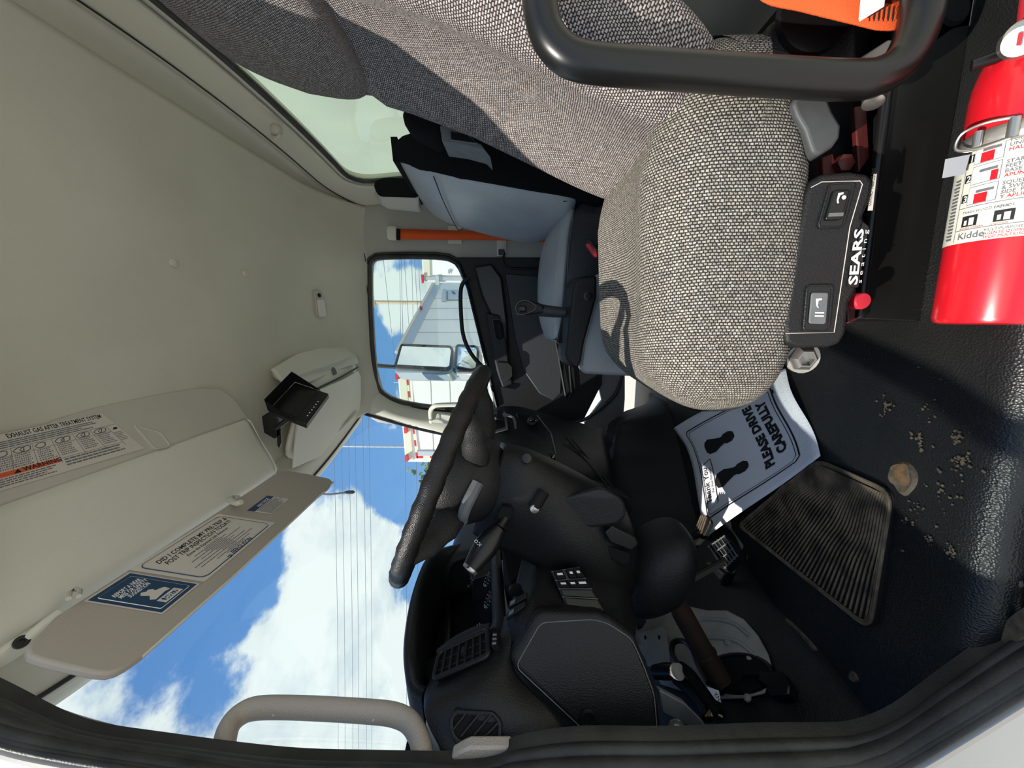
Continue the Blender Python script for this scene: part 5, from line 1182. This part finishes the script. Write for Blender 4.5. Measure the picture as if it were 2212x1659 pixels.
q = [V(a, b, y=1.146) for a, b in rc_]; pn_ = mk('tray_recess', MB().prism(q, (0, -.003, 0)), M['blkm'], csb); mk('recess_rim', MB().tube(q+[q[0]], .003, 6), M['greym'], pn_)

# seat-belt on the far post
bl = thing('passenger_seat_belt', 'orange passenger seat belt hanging from the grey post anchor', 'seat belt', V(850, 505, y=2.15))
mk('anchor_cover', MB().sq(V(848, 504, y=2.15), (.075, .04, .06), .55, 12, 18), M['trim'], bl)
mk('anchor_slot', MB().prism(pg([(856, 494), (864, 494), (864, 518), (856, 518)], 2.125), (0, .01, 0)), M['blkm'], bl)
b0 = [V(a, b, y=y) for a, b, y in ((858, 494, 2.13), (960, 497, 2.13), (1060, 500, 2.12), (1140, 506, 2.10), (1180, 512, 2.08))]
b1 = [V(a, b, y=y) for a, b, y in ((858, 517, 2.13), (960, 518, 2.13), (1060, 519, 2.12), (1140, 521, 2.10), (1180, 523, 2.08))]
mk('belt_webbing', MB().grid([spline(b0, 4), spline(b1, 4)]), M['orange'], bl, solid=.003)
bu = thing('seat_belt_buckle', 'red and black seat belt buckle beside the driver cushion', 'buckle', V(1278, 540, y=1.16))
bq_ = [V(a, b, y=1.17) for a, b in ((1266, 526), (1274, 524), (1292, 548), (1290, 556), (1284, 553))]
mk('buckle_body', MB().prism([p+Vector((.01, 0, -.004)) for p in bq_], (0, .03, 0)), M['blks'], bu, bevel=.003)
mk('release_button', MB().prism(bq_, (0, .02, 0)), M['redp'], bu, bevel=.003)
mk('buckle_stalk', MB().tube([bq_[2]+Vector((.02, .015, .0)), bq_[2]+Vector((.06, .02, -.12)), Vector((.25, 1.17, .0))], .010, 8), M['blkm'], bu)
# ================================================================== SHIFT CONSOLE
sc2 = thing('shift_console', 'black floor console with slotted gear selector between the seats', 'console', (0, 1.27, 0))
nf = [(1290, 594), (1252, 598), (1242, 610), (1238, 625), (1222, 768), (1226, 782), (1238, 794), (1250, 796), (1256, 780), (1262, 745), (1290, 640)]
mk('console_cover', MB().prism([V(a, b, y=1.215) for a, b in nf], (0, .085, .02)), M['blk'], sc2, bevel=.012, seg=4)
mk('console_base', MB().prism([V(a, b, y=1.235) for a, b in ((1262, 640), (1252, 796), (1262, 808), (1400, 815), (1400, 600), (1290, 590))], (0, .07, 0)), M['vinyl'], sc2, bevel=.010)
mk('cover_screw', MB().lathe([(.014, 0), (.014, .004), (.008, .005), (.007, .001), (.002, .001)], V(1270, 640, y=1.215), (0, -1, 0), 18), M['blks'], sc2)
sl = [V(a, b, y=y) for a, b, y in ((1232, 622, 1.285), (1242, 620, 1.265), (1222, 742, 1.255), (1208, 740, 1.285))]
sn = Vector((.05, -.3, 1)).normalized()
slot_ = mk('selector_slot', MB().prism([p+sn*.004 for p in sl], sn*.002), M['blkm'], sc2); q = [p+sn*.006 for p in sl]; mk('slot_rim', MB().tube(q+[q[0]], .0035, 8), M['blks'], slot_)
mk('seam_strip', MB().tube([V(1258, 790, y=1.216), V(1264, 742, y=1.216), V(1292, 640, y=1.216)], .0016, 5), M['greym'], sc2)
gl2 = thing('gear_lever', 'black gear selector lever with rounded knob and side button', 'gear lever', V(1232, 672, y=1.28))
mk('lever_shaft', MB().tube([V(1236, 676, y=1.275), V(1200, 674, y=1.275), V(1165, 670, y=1.275)], [.016, .018, .020], 12), M['vinyld'], gl2)
kb_ = [V(a, b, y=1.255) for a, b in ((1178, 660), (1160, 652), (1140, 646), (1124, 648), (1113, 658), (1109, 669), (1113, 678), (1122, 682), (1150, 680), (1178, 678))]
mk('knob', MB().prism(round_poly(kb_, .012), (0, .045, .0)), M['blk'], gl2, bevel=.014, seg=4)
mk('knob_button', MB().sq(V(1128, 667, y=1.252), (.022, .012, .030), .8, 10, 14), M['blks'], gl2)
q = [V(a, b, y=1.252) for a, b in ((1150, 672), (1158, 662), (1140, 650), (1122, 652), (1114, 664), (1118, 676), (1130, 679))]
mk('knob_line', MB().tube(spline(q+[q[0]], 4), .0012, 5), M['greym'], gl2)

# ================================================================== FIRE EXTINGUISHER
EY, EZ, ER = .512, .057, .0545; EX0 = V(2020, 694, y=EY).x-.004
ex = thing('fire_extinguisher', 'red dry chemical fire extinguisher strapped on its side by the seat pedestal', 'fire extinguisher', (EX0+.18, EY, .0))
prof = [(.046, .0), (.052, .002), (ER, .008), (ER, .27), (.0535, .285), (.050, .303), (.042, .322), (.030, .338), (.020, .346), (.016, .352), (.016, .372)]
mk('cylinder', MB().lathe(prof, (EX0, EY, EZ), (1, 0, 0), 48), M['red'], ex)
def wrap(s_, a, h=.0006):                        # s_: along the bottle from its foot, a: angle, 0 = facing the door, 90 = up
    t = math.radians(a); return Vector((EX0+s_, EY-math.cos(t)*(ER+h), EZ+math.sin(t)*(ER+h)))
S0, S1 = V(2045, 522, y=EY-.01).x-EX0, V(2090, 300, y=EY-.01).x-EX0
def band(s0, s1, a0, a1, h, n=24): return MB().grid([[wrap(s0, a0+(a1-a0)*i/n, h) for i in range(n+1)], [wrap(s1, a0+(a1-a0)*i/n, h) for i in range(n+1)]])
lbl = mk('label_sheet', band(S0, S1, -70, 150, .0006), M['label'], ex)
DEG = math.degrees(1/ER)
def wt_(body, s_, a, size, mt, width=None, bold=.0):   # reading direction runs around the bottle: up on the bottle is text left... text runs towards lower angles
    def fn(c): return wrap(s_+c.y, a+21-c.x*DEG, .0011)
    return text(body, size, None, M[mt], lbl, fn=fn, bold=bold, width=width)
LA = 21
def bandl(s0, s1, a0, a1, h, n=24): return band(s0, s1, a0+LA, a1+LA, h, n)
ST = (S1-S0)
for k, (t1, t2) in enumerate(((('PULL PIN. HOLD', 'UNIT UPRIGHT.'), 'HALAR.'), (('START BACK 6', 'FEET. AIM AT', 'BASE OF FIRE.'), 'APUNTAR.'), (('SQUEEZE LEVER', '& SWEEP SIDE TO', 'SIDE. PRESIONAR'), 'Y APLICAR.'))):
    sc0 = S1-ST*(.035+.20*k); hh = ST*.18
    mk('step_badge', bandl(sc0-hh*.80, sc0-hh*.35, 72.5, 79.5, .0009, 6), M['ink'], lbl)
    wt_(str(k+1), sc0-hh*.76, 77.6, hh*.5, 'wink', bold=.02)
    mk('pictogram_frame', bandl(sc0-hh, sc0, 45, 72, .0008, 8), M['greyink'], lbl); mk('pictogram_field', bandl(sc0-hh*.97, sc0-hh*.03, 45.6, 71.4, .0010, 8), M['wink'], lbl)
    mk('pictogram_bottle', bandl(sc0-hh*.97, sc0-hh*.45, 47 if k == 1 else 53, 53 if k == 1 else 65, .0013, 6), M['red'], lbl)
    mk('pictogram_hand', bandl(sc0-hh*.40, sc0-hh*.25, 48, 64, .0013, 6), M['greyink'], lbl)
    for j, s_ in enumerate(t1): wt_(s_, sc0-hh*(.27+.24*j), 42, hh*.27, 'greyink', bold=.015)
    wt_(t2, sc0-hh*(.27+.24*len(t1)), 42, hh*.27, 'rink', bold=.015)
mk('label_rule', bandl(S0+.002, S1-.004, 80.5, 81.2, .0009, 4), M['greyink'], lbl)
for s_ in (S0+ST*.36, S0+ST*.13): mk('label_rule', bandl(s_, s_+.0007, -40, 81, .0009, 20), M['greyink'], lbl)
for k, nm in enumerate(('TRASH WOOD PAPER', 'LIQUIDS', 'ELECTRICAL')):
    a = 78-30*k; mk('class_picture', bandl(S0+ST*.165, S0+ST*.275, a-20, a-4, .0009, 6), M['ink'], lbl); mk('class_flame', bandl(S0+ST*.175, S0+ST*.25, a-17, a-12, .0012, 4), M['wink'], lbl); mk('class_flame', bandl(S0+ST*.18, S0+ST*.23, a-10, a-7, .0012, 4), M['wink'], lbl)
    wt_(nm, S0+ST*.30, a-3, ST*.035, 'greyink'); wt_(('BASURA, MADERA', 'LIQUIDOS', 'EQUIPO ELECTRICO')[k], S0+ST*.14, a-3, ST*.024, 'rink')
wt_('Kidde', S0+ST*.04, 76, ST*.095, 'greyink', bold=.012)
wt_('MULTIPURPOSE DRY CHEMICAL', S0+ST*.085, 50, ST*.036, 'greyink'); wt_('AGENTE QUIMICO', S0+ST*.05, 50, ST*.036, 'rink'); wt_('SECO MULTIUSO', S0+ST*.015, 50, ST*.036, 'rink')
fp = MB(); rr = random.Random(11)
for i in range(18):
    s_ = S0+.006+i*(ST-.04)/18; fp.grid([[wrap(s_, a_+LA, .0009) for a_ in (86, 92, 98-rr.uniform(0, 6))], [wrap(s_+.0025, a_+LA, .0009) for a_ in (86, 92, 98)]])
mk('fine_print', fp, M['greyink'], lbl)
# steel strap and over-centre buckle
sb = S1+.006
strap = mk('steel_strap', band(sb-.014, sb+.006, -70, 200, .0016, 36), M['silver'], ex, solid=.001)
bp0 = wrap(sb-.004, 82, .004)
mk('strap_wire', MB().tube(spline([wrap(sb+.008, 62, .006), wrap(sb+.010, 80, .012), wrap(sb+.006, 95, .018), wrap(sb-.010, 98, .018), wrap(sb-.016, 84, .010), wrap(sb-.013, 62, .006)], 5), .0016, 8), M['chrome'], ex)
mk('strap_roller', MB().tube([wrap(sb+.008, 62, .004), wrap(sb-.012, 62, .004)], .005, 12), M['chrome'], ex)
mk('strap_roller', MB().tube([wrap(sb+.004, 86, .010), wrap(sb-.012, 86, .010)], .004, 12), M['chrome'], ex)
mk('strap_tongue', MB().prism([wrap(sb-.018, 94, .010), wrap(sb-.018, 102, .024), wrap(sb-.040, 102, .024), wrap(sb-.040, 94, .012)], (0, -.002, -.002)), M['silver'], ex)
# valve head
mk('valve_head', MB().tube([Vector((EX0+.36, EY, EZ)), Vector((EX0+.41, EY, EZ))], .018, 14), M['galv'], ex)
mk('gauge', MB().lathe([(.018, 0), (.018, .010), (.016, .012), (.001, .0125)], V(2203, 90, y=EY-.02), (0, -1, .5), 24), M['chrome'], ex)
mk('gauge_dial', MB().lathe([(.0145, 0), (.0145, .0008)], V(2203, 90, y=EY-.032), (0, -1, .5), 24), M['wink'], ex)
mk('gauge_mark', MB().box(V(2203, 84, y=EY-.036), (.012, .001, .004)), M['redp'], ex)
mk('carry_handle', MB().tube([V(2212, 95, y=EY-.01), V(2150, 125, y=EY), V(2098, 142, y=EY+.01)], [.008, .0065, .006], 10), M['blks'], ex)
mk('squeeze_lever', MB().prism(pg([(2140, 150), (2180, 140), (2230, 100), (2240, 140), (2180, 180), (2150, 215)], EY+.01), (0, .01, 0)), M['galv'], ex, bevel=.002)
mk('neck_sleeve', MB().tube([Vector((EX0+.335, EY, EZ)), Vector((EX0+.40, EY, EZ+.005))], .026, 18), M['redp'], ex)
mk('mount_screw', MB().lathe([(.011, 0), (.009, .005), (.003, .006)], V(2132, 205, z=.01), (0, -.3, 1), 12), M['dirt'], ex)

# ================================================================== PAPER FLOOR MAT
pc = [(1466, 925), (1530, 1165), (1772, 985), (1693, 795)]
PA, PB, PC_, PD = [V(a, b, z=.012) for a, b in pc]
pmt = thing('paper_floor_mat', 'white paper floor mat printed with shoe soles reading please drive carefully', 'floor mat', (PA+PC_)/2)
# u: along text (from PB/PC side to PA/PD side), v: from thank-you edge to please edge
def pp(u, v, h=0):
    p = PB.lerp(PA, u).lerp(PC_.lerp(PD, u), v)
    w = .006*math.sin(u*7+v*3)+.010*math.exp(-((u-.0)/.15)**2)*math.exp(-((v-.05)/.2)**2)+.016*max(0, (u-.8)/.2)*(1-v)
    n_ = .022*math.sin(math.pi*u)*(v < .5)*(1-2*v)
    q = Vector((p.x+n_*.75, p.y-n_*.6, 0)); return Vector((q.x, q.y, .013+w+.006*math.sin(v*6)+h))
mk('paper_sheet', MB().grid([[pp(i/24, j/24) for i in range(25)] for j in range(25)]), M['paper'], pmt, solid=.0006)
def strip(a, b, w, n=16, h=.0012):
    r0, r1 = [], []
    for i in range(n+1):
        t = i/n; u, v = a[0]+(b[0]-a[0])*t, a[1]+(b[1]-a[1])*t; d = Vector((b[1]-a[1], -(b[0]-a[0]))).normalized()*w/2
        r0.append(pp(u-d.x, v-d.y, h)); r1.append(pp(u+d.x, v+d.y, h))
    return [r0, r1]
bd = MB()
for k, w in ((.105, .010), (.125, .004)):
    c_ = [(k, k+.03), (k+.03, k), (1-k-.03, k), (1-k, k+.03), (1-k, 1-k-.03), (1-k-.03, 1-k), (k+.03, 1-k), (k, 1-k-.03)]
    for i in range(8): bd.grid(strip(c_[i], c_[(i+1) % 8], w))
mk('border_print', bd, M['ink'], pmt)
def sole(cu, cv, mir):
    pts = [(-.155, -.02), (-.15, .03), (-.12, .055), (-.05, .062), (0, .045), (.04, .036), (.07, .034), (.072, .045), (.12, .045), (.15, .025), (.155, 0), (.15, -.022), (.12, -.04), (.072, -.038), (.07, -.028), (.03, -.025), (-.02, -.04), (-.09, -.062), (-.135, -.05)]
    q = [(cu+b*mir*1.15, cv+a) for a, b in pts]; c = (cu, cv); mb = MB()
    n = len(q); vs = [pp(*c, .0014)]+[pp(a, b, .0014) for a, b in q]; mb.add(vs, [(0, 1+i, 1+(i+1) % n) for i in range(n)])
    # rounder outline
    return mb
mk('sole_print', sole(.34, .42, 1), M['ink'], pmt); mk('sole_print', sole(.66, .40, -1), M['ink'], pmt)
SU = (pp(1, .5)-pp(0, .5)).length; SV = (pp(.5, 1)-pp(.5, 0)).length
def ptext(body, u, v, size, width, bold=.0, shear=0):
    return text(body, size, None, M['ink'], pmt, fn=lambda c: pp(u+c.x/SU, v-c.y/SV, .0014), width=width, bold=bold, shear=shear)
ptext('PLEASE DRIVE', .20, .74, .052, SU*.62, .055); ptext('CAREFULLY', .26, .835, .052, SU*.54, .055)
ptext('-', .80, .92, .05, SU*.04, .03)
ptext('Thank You', .20, .195, .060, SU*.30, .0, .25); ptext('For Your Patronage', .27, .235, .020, SU*.22, .0, .2)
ty = MB()
for a_, b_, w in (((.18, .26), (.56, .26), .008), ((.56, .26), (.54, .14), .007), ((.56, .13), (.16, .14), .002), ((.16, .14), (.18, .26), .002)): ty.grid(strip(a_, b_, w))
mk('note_frame', ty, M['ink'], pmt)
# ================================================================== OUTSIDE
GZ = -1.05
g = struct(mk('floor_yard', MB().grid([[Vector((x, y, GZ)) for y in (-60, 0, 60, 200)] for x in (-160, -40, 40, 160)]), M['conc']))
def prism_y(name, pts_px, Y, th, mt, parent, **k): return mk(name, MB().prism([V(a, b, y=Y) for a, b in pts_px], (0, th, 0)), M[mt], parent, **k)
# side mirror
mi = thing('side_mirror', 'passenger side tow mirror with tall flat glass and small convex glass', 'mirror', V(900, 790, y=2.5))
MN = Vector((.74, -.36, .33)).normalized(); MC = V(915, 775, y=2.52)
def mp_(px, py, d=0): return VP(px, py, MC+MN*d, MN)
mo1 = [(852, 800), (866, 743), (974, 747), (979, 755), (977, 800), (968, 806), (860, 804)]
mk('mirror_housing', MB().prism([mp_(a, b, -.012) for a, b in mo1], -MN*.07), M['alu'], mi, bevel=.012, seg=3)
mg1 = round_poly([mp_(a, b) for a, b in ((854, 790), (867, 745), (973, 749), (977, 756), (973, 792), (966, 796))], .02)
mk('mirror_glass', MB().prism(mg1, -MN*.008), M['mirror'], mi, smooth=False); mk('glass_rim', MB().tube(mg1+[mg1[0]], .009, 6), M['rubs'], mi)
mo2 = [(982, 798), (986, 744), (1032, 748), (1035, 755), (1033, 800), (1022, 807), (988, 806)]
mk('convex_housing', MB().prism([mp_(a, b, -.012) for a, b in mo2], -MN*.06), M['alu'], mi, bevel=.012, seg=3)
q = round_poly([mp_(a, b) for a, b in ((984, 793), (987, 746), (1030, 749), (1033, 757), (1030, 796), (1020, 800))], .025); cc_ = sum(q, Vector())/len(q)
mk('convex_glass', MB().loft([[cc_+(p-cc_)*t+MN*.022*(1-t*t) for p in q] for t in (1, .85, .7, .55, .4, .25, .1, .01)]), M['mirror'], mi)
mk('glass_rim', MB().tube(q+[q[0]], .009, 6), M['rubs'], mi)
mk('mirror_arm', MB().tube([V(806, 788, y=2.235), V(818, 790, y=2.40), mp_(856, 793, -.04)], .014, 10), M['rubs'], mi)
mk('mirror_arm', MB().tube([mp_(972, 800, -.04), mp_(992, 800, -.04)], .016, 10), M['rubs'], mi)
# trailer seen square-on: roll-up door framed with reflective tape
TY = 6.5
ta = thing('box_trailer', 'white box trailer with roll-up rear door framed by red and white tape', 'trailer', V(1150, 900, y=TY))
prism_y('rear_frame', [(858, 797), (876, 997), (1300, 1005), (1300, 797)], TY, .3, 'trailer', ta)
prism_y('frame_header', [(860, 798), (878, 996), (892, 995), (876, 798)], TY-.03, .04, 'trailc', ta)
for i in range(10):
    x0_, x1_ = 890+41*i, 930+41*i
    prism_y('door_slat', [(x0_, 822), (x0_+7, 975), (x1_+6, 975), (x1_, 822)], TY-.03, .03, 'trailer', ta, bevel=.01)
prism_y('door_post', [(884, 815), (884, 822), (1300, 822), (1300, 815)], TY-.06, .05, 'alu', ta)
prism_y('door_post', [(898, 975), (898, 984), (1300, 986), (1300, 977)], TY-.06, .05, 'alu', ta)
for i in range(14):
    x0_ = 876+14.5*i; prism_y('reflector_strip', [(x0_, 806), (x0_, 811), (x0_+14, 811), (x0_+14, 806)], TY-.065, .01, 'redtape' if i % 2 == 0 else 'cream', ta)
    x0_ = 900+14.5*i; prism_y('reflector_strip', [(x0_, 985), (x0_, 990), (x0_+14, 990), (x0_+14, 985)], TY-.065, .01, 'redtape' if i % 2 == 0 else 'cream', ta)
for i in range(14):
    y0_ = 806+13.2*i; xx = 876+.125*(y0_-806); prism_y('reflector_strip', [(xx, y0_), (xx+4, y0_), (xx+5.5, y0_+12.5), (xx+1.5, y0_+12.5)], TY-.065, .01, 'cream' if i % 2 == 0 else 'redtape', ta)
for a, b in ((853, 808), (872, 924), (874, 985)): prism_y('marker_lamp', [(a, b), (a+6, b), (a+7, b+12), (a+1, b+12)], TY-.1, .08, 'redtape', ta)
# long trailer whose side recedes to the right
c0 = V(936, 611, y=11.5); c1 = V(866, 756, y=7.9); c1.z = c0.z = (c0.z+c1.z)/2
tb = thing('long_van_trailer', 'long white van trailer side with a grey roof rail beyond the passenger window', 'trailer', (c0.x, c0.y, GZ))
dv = (c0-c1).normalized(); nn = Vector((dv.y, -dv.x, 0)); nn = nn if nn.y < 0 else -nn
def tw(s_, z, d=0): return c1+dv*s_+Vector((0, 0, z))+nn*d
TL = (c0-c1).length
mk('trailer_side', MB().prism([tw(-.15, 0), tw(TL, 0), tw(TL, -3.8), tw(-.15, -3.8)], -nn*2.0), M['trailer'], tb)
mk('roof_rail', MB().prism([tw(-.15, 0, .03), tw(TL, 0, .03), tw(TL, -.22, .03), tw(-.15, -.22, .03)], -nn*.05), M['alu'], tb)
mk('rail_cap', MB().tube([tw(-.15, .01, .03), tw(TL, .01, .03)], .04, 8), M['silver'], tb)
for i in range(7): mk('panel_joint', MB().tube([tw(-1.2+TL*i/6.0, -.22, .005), tw(-1.2+TL*i/6.0, -3.7, .005)], .008, 5), M['alu'], tb)
def tpx(px, py, d=0): return VP(px, py, c1+nn*d, nn)
mk('marker_lamp', MB().prism([tpx(a, b, .05) for a, b in ((908, 663), (913, 664), (912, 668), (907, 667))], nn*.03), M['redtape'], tb)
hq = [tpx(a, b, .02) for a, b in ((964, 628), (990, 628), (993, 648), (965, 648))]
hh = mk('side_hatch', MB().prism(hq, nn*.03), M['alu'], tb); mk('hatch_lever', MB().tube([tpx(966, 630, .06), tpx(966, 646, .06)], .02, 6), M['greym'], hh); mk('hatch_lever', MB().tube([tpx(978, 630, .06), tpx(982, 634, .06)], .03, 6), M['greym'], hh)
mk('hatch_sheet', MB().prism([tpx(a, b, .012) for a, b in ((957, 625), (964, 625), (964, 651), (954, 651))], nn*.01), M['silver'], tb)
# reefer body end on the right
tc_ = thing('hinged_door_trailer', 'cream and white trailer end with door hinges at the window edge', 'trailer', V(1100, 560, y=10))
prism_y('trailer_end', [(908, 500), (914, 608), (1300, 612), (1300, 480)], 10, .3, 'trailer', tc_)
prism_y('end_header', [(910, 500), (916, 606), (929, 606), (926, 500)], 9.96, .05, 'trailc', tc_)
prism_y('corner_post', [(914, 605), (1300, 612), (1300, 604), (916, 598)], 9.94, .06, 'alu', tc_)
prism_y('red_lamp', [(909, 593), (914, 593), (915, 610), (911, 612)], 9.9, .06, 'redtape', tc_)
for x0_ in (940, 995): prism_y('door_hinge', [(x0_, 596), (x0_+8, 596), (x0_+8, 615), (x0_, 615)], 9.88, .08, 'alu', tc_)
prism_y('door_leaf', [(945, 500), (945, 594), (1300, 600), (1300, 480)], 9.93, .05, 'trailer', tc_)
fp2 = MB()
for i, w in enumerate((8, 10, 6)): fp2.prism([V(a, b, y=9.9) for a, b in ((968+3*i, 582), (968+3*i, 582+w), (969+3*i, 582+w), (969+3*i, 582))], (0, .01, 0))
mk('stencil_print', fp2, M['greyink'], tc_)
# low roofline parts of the neighbour truck hidden by the door are not built
# utility poles and wires
up = thing('utility_pole', 'pale wooden utility pole seen through the passenger window', 'pole', V(1300, 655, y=26))
mk('pole_shaft', MB().tube([V(720, 652, y=26), V(1180, 657, y=26)], [.11, .15], 10), M['wood'], up)
mk('cross_arm', MB().tube([V(808, 648, y=25.9), V(808, 664, y=25.9)], .08, 6), M['wood'], up)
up = thing('power_pole', 'thin pale power pole with a transformer seen through the windshield', 'pole', V(1200, 965, y=30))
mk('pole_shaft', MB().tube([V(688, 963, y=30), V(1180, 968, y=30)], [.09, .13], 10), M['alu'], up)
mk('transformer', MB().tube([V(691, 971, y=29.8), V(702, 971, y=29.8)], .16, 10), M['alu'], up)
mk('cross_arm', MB().tube([V(697, 955, y=30), V(697, 975, y=30)], .07, 6), M['alu'], up)
ORD = ('highest', 'second highest', 'third highest', 'fourth highest', 'fifth highest', 'sixth highest', 'second lowest', 'lowest')
WL = ((715, 724.5), (731, 739), (747, 756), (761, 768), (778, 785), (791, 797), (868, 871), (892, 897))
for i, (a, b) in enumerate(WL):
    Yw = 28.5; p, q = V(a, 1000, y=Yw), V(b, 1640, y=Yw)
    d = (q-p); pts = [p+d*t+Vector((0, 0, -.35*math.sin(math.pi*min(1, max(0, (t+.6)/2.2))))) for t in [-.6+2.2*k/16 for k in range(17)]]
    tag(mk('power_line', MB().tube(pts, .016, 5), M['wire']), ORD[i]+' of the eight thin power lines strung across the windshield sky', 'wire', 'power lines seen through the windshield')
for oi, (a0, b0, a1, b1) in enumerate(((828, 560, 853, 780), (863, 540, 866, 740), (872, 540, 888, 770), (894, 540, 906, 730), (903, 540, 912, 730))):
    p, q = V(a0, b0, y=24), V(a1, b1, y=27); d = q-p
    tag(mk('service_line', MB().tube([p+d*t for t in (-.5, 0, .5, 1, 1.3)], .014, 5), M['wire']), ('highest', 'second highest', 'middle', 'second lowest', 'lowest')[oi]+' of the five thin service lines crossing the passenger window sky', 'wire', 'service lines seen through the passenger window')
# tree tip beyond the trailer
tr_ = thing('tree', 'green treetop showing beyond the box trailer', 'tree', V(1200, 1015, y=40))
lf = MB(); rr = random.Random(4)
for i in range(900):
    c = V(950, 1012, y=40)+Vector((rr.gauss(0, 1.1), rr.gauss(0, 1.0), rr.gauss(-1.2, 1.3))); a = Vector((rr.uniform(-1, 1), rr.uniform(-1, 1), rr.uniform(-1, 1))).normalized(); b = a.orthogonal().normalized()
    lf.add([c+a*.38, c+b*.24, c-a*.38, c-b*.24], [(0, 1, 2, 3)])
o = mk('foliage', lf, M['leaf'], tr_, smooth=False); o['kind'] = 'stuff'
mk('trunk', MB().tube([V(950, 1012, y=40)+Vector((0, 0, GZ-V(950, 1012, y=40).z)), V(950, 1012, y=40)+Vector((0, 0, -1))], .2, 8), M['wood'], tr_)
# cargo body right behind the cab
cb_ = thing('cargo_body', 'pale white cargo box bulkhead just behind the cab window', 'cargo box', (1.2, 1.35, GZ))
mk('bulkhead', MB().prism([Vector((1.15, -.3, -.4)), Vector((1.15, 3.5, -.4)), Vector((1.15, 3.5, 2.6)), Vector((1.15, -.3, 2.6))], (.05, 0, 0)), M['bulk'], cb_)
mk('bulkhead_cap', MB().tube([Vector((1.13, -.3, 2.6)), Vector((1.13, 3.5, 2.6))], .03, 8), M['alu'], cb_)
# wiper arm tip / antenna rod outside the windshield
ar = thing('antenna_rod', 'short dark rod with a knobbed tip hanging outside the windshield past the visor', 'antenna', V(690, 1066, x=-.86))
mk('rod', MB().tube([V(600, 1072, x=-.86), V(690, 1067, x=-.86), V(714, 1068, x=-.86), V(748, 1064, x=-.86)], .005, 8), M['greym'], ar)
mk('rod_tip', MB().tube([V(744, 1064, x=-.86), V(752, 1063, x=-.86), V(762, 1063, x=-.86), V(766, 1063, x=-.86)], [.006, .009, .009, .005], 10), M['blks'], ar)

# driver door, out of view; added wide open and angled to shade the floor
dr = struct(thing('door_2', None, None, (-.76, .40, .1)))
def dpt(s_, z, d=0): return Vector((-.765-d-.32*s_, .41-s_*.92, z))
din = [dpt(a, b) for a, b in ((.0, .88), (.05, 1.42), (.10, 1.50), (.86, 1.52), (.94, 1.46), (.97, .92))]
dout = [dpt(a, b) for a, b in ((-.02, .02), (-.02, .92), (.0, 1.50), (.06, 1.56), (.90, 1.58), (1.02, 1.50), (1.03, .92), (1.02, .02))]
mk('door_skin', MB().prism([dpt(a, b, .09) for a, b in ((-.02, .0), (1.03, .0), (1.03, .92), (-.02, .88))], (-.03, 0, 0)), M['white'], dr, bevel=.01)
mk('door_panel', MB().prism([dpt(a, b) for a, b in ((-.02, .0), (1.03, .0), (1.03, .92), (-.02, .88))], (-.085, 0, 0)), M['blk'], dr, bevel=.01)
fr_ = [dpt(a, b, .04) for a, b in ((-.01, .9), (.03, 1.44), (.09, 1.54), (.88, 1.55), (.98, 1.48), (1.0, .92))]
mk('window_frame', MB().tube(fr_, .028, 10), M['rubs'], dr)
mk('window_pane', MB().prism([p+Vector((.0, 0, 0)) for p in fr_], (-.004, 0, 0)), M['glass'], dr, smooth=False)
mk('armrest', MB().box(dpt(.55, .62, -.03), (.07, .5, .06)), M['blkl'], dr, bevel=.015)
mk('hinge', MB().tube([dpt(-.03, .25, .03), dpt(-.03, .33, .03)], .018, 10), M['white'], dr)
mk('hinge', MB().tube([dpt(-.03, .72, .03), dpt(-.03, .80, .03)], .018, 10), M['white'], dr)
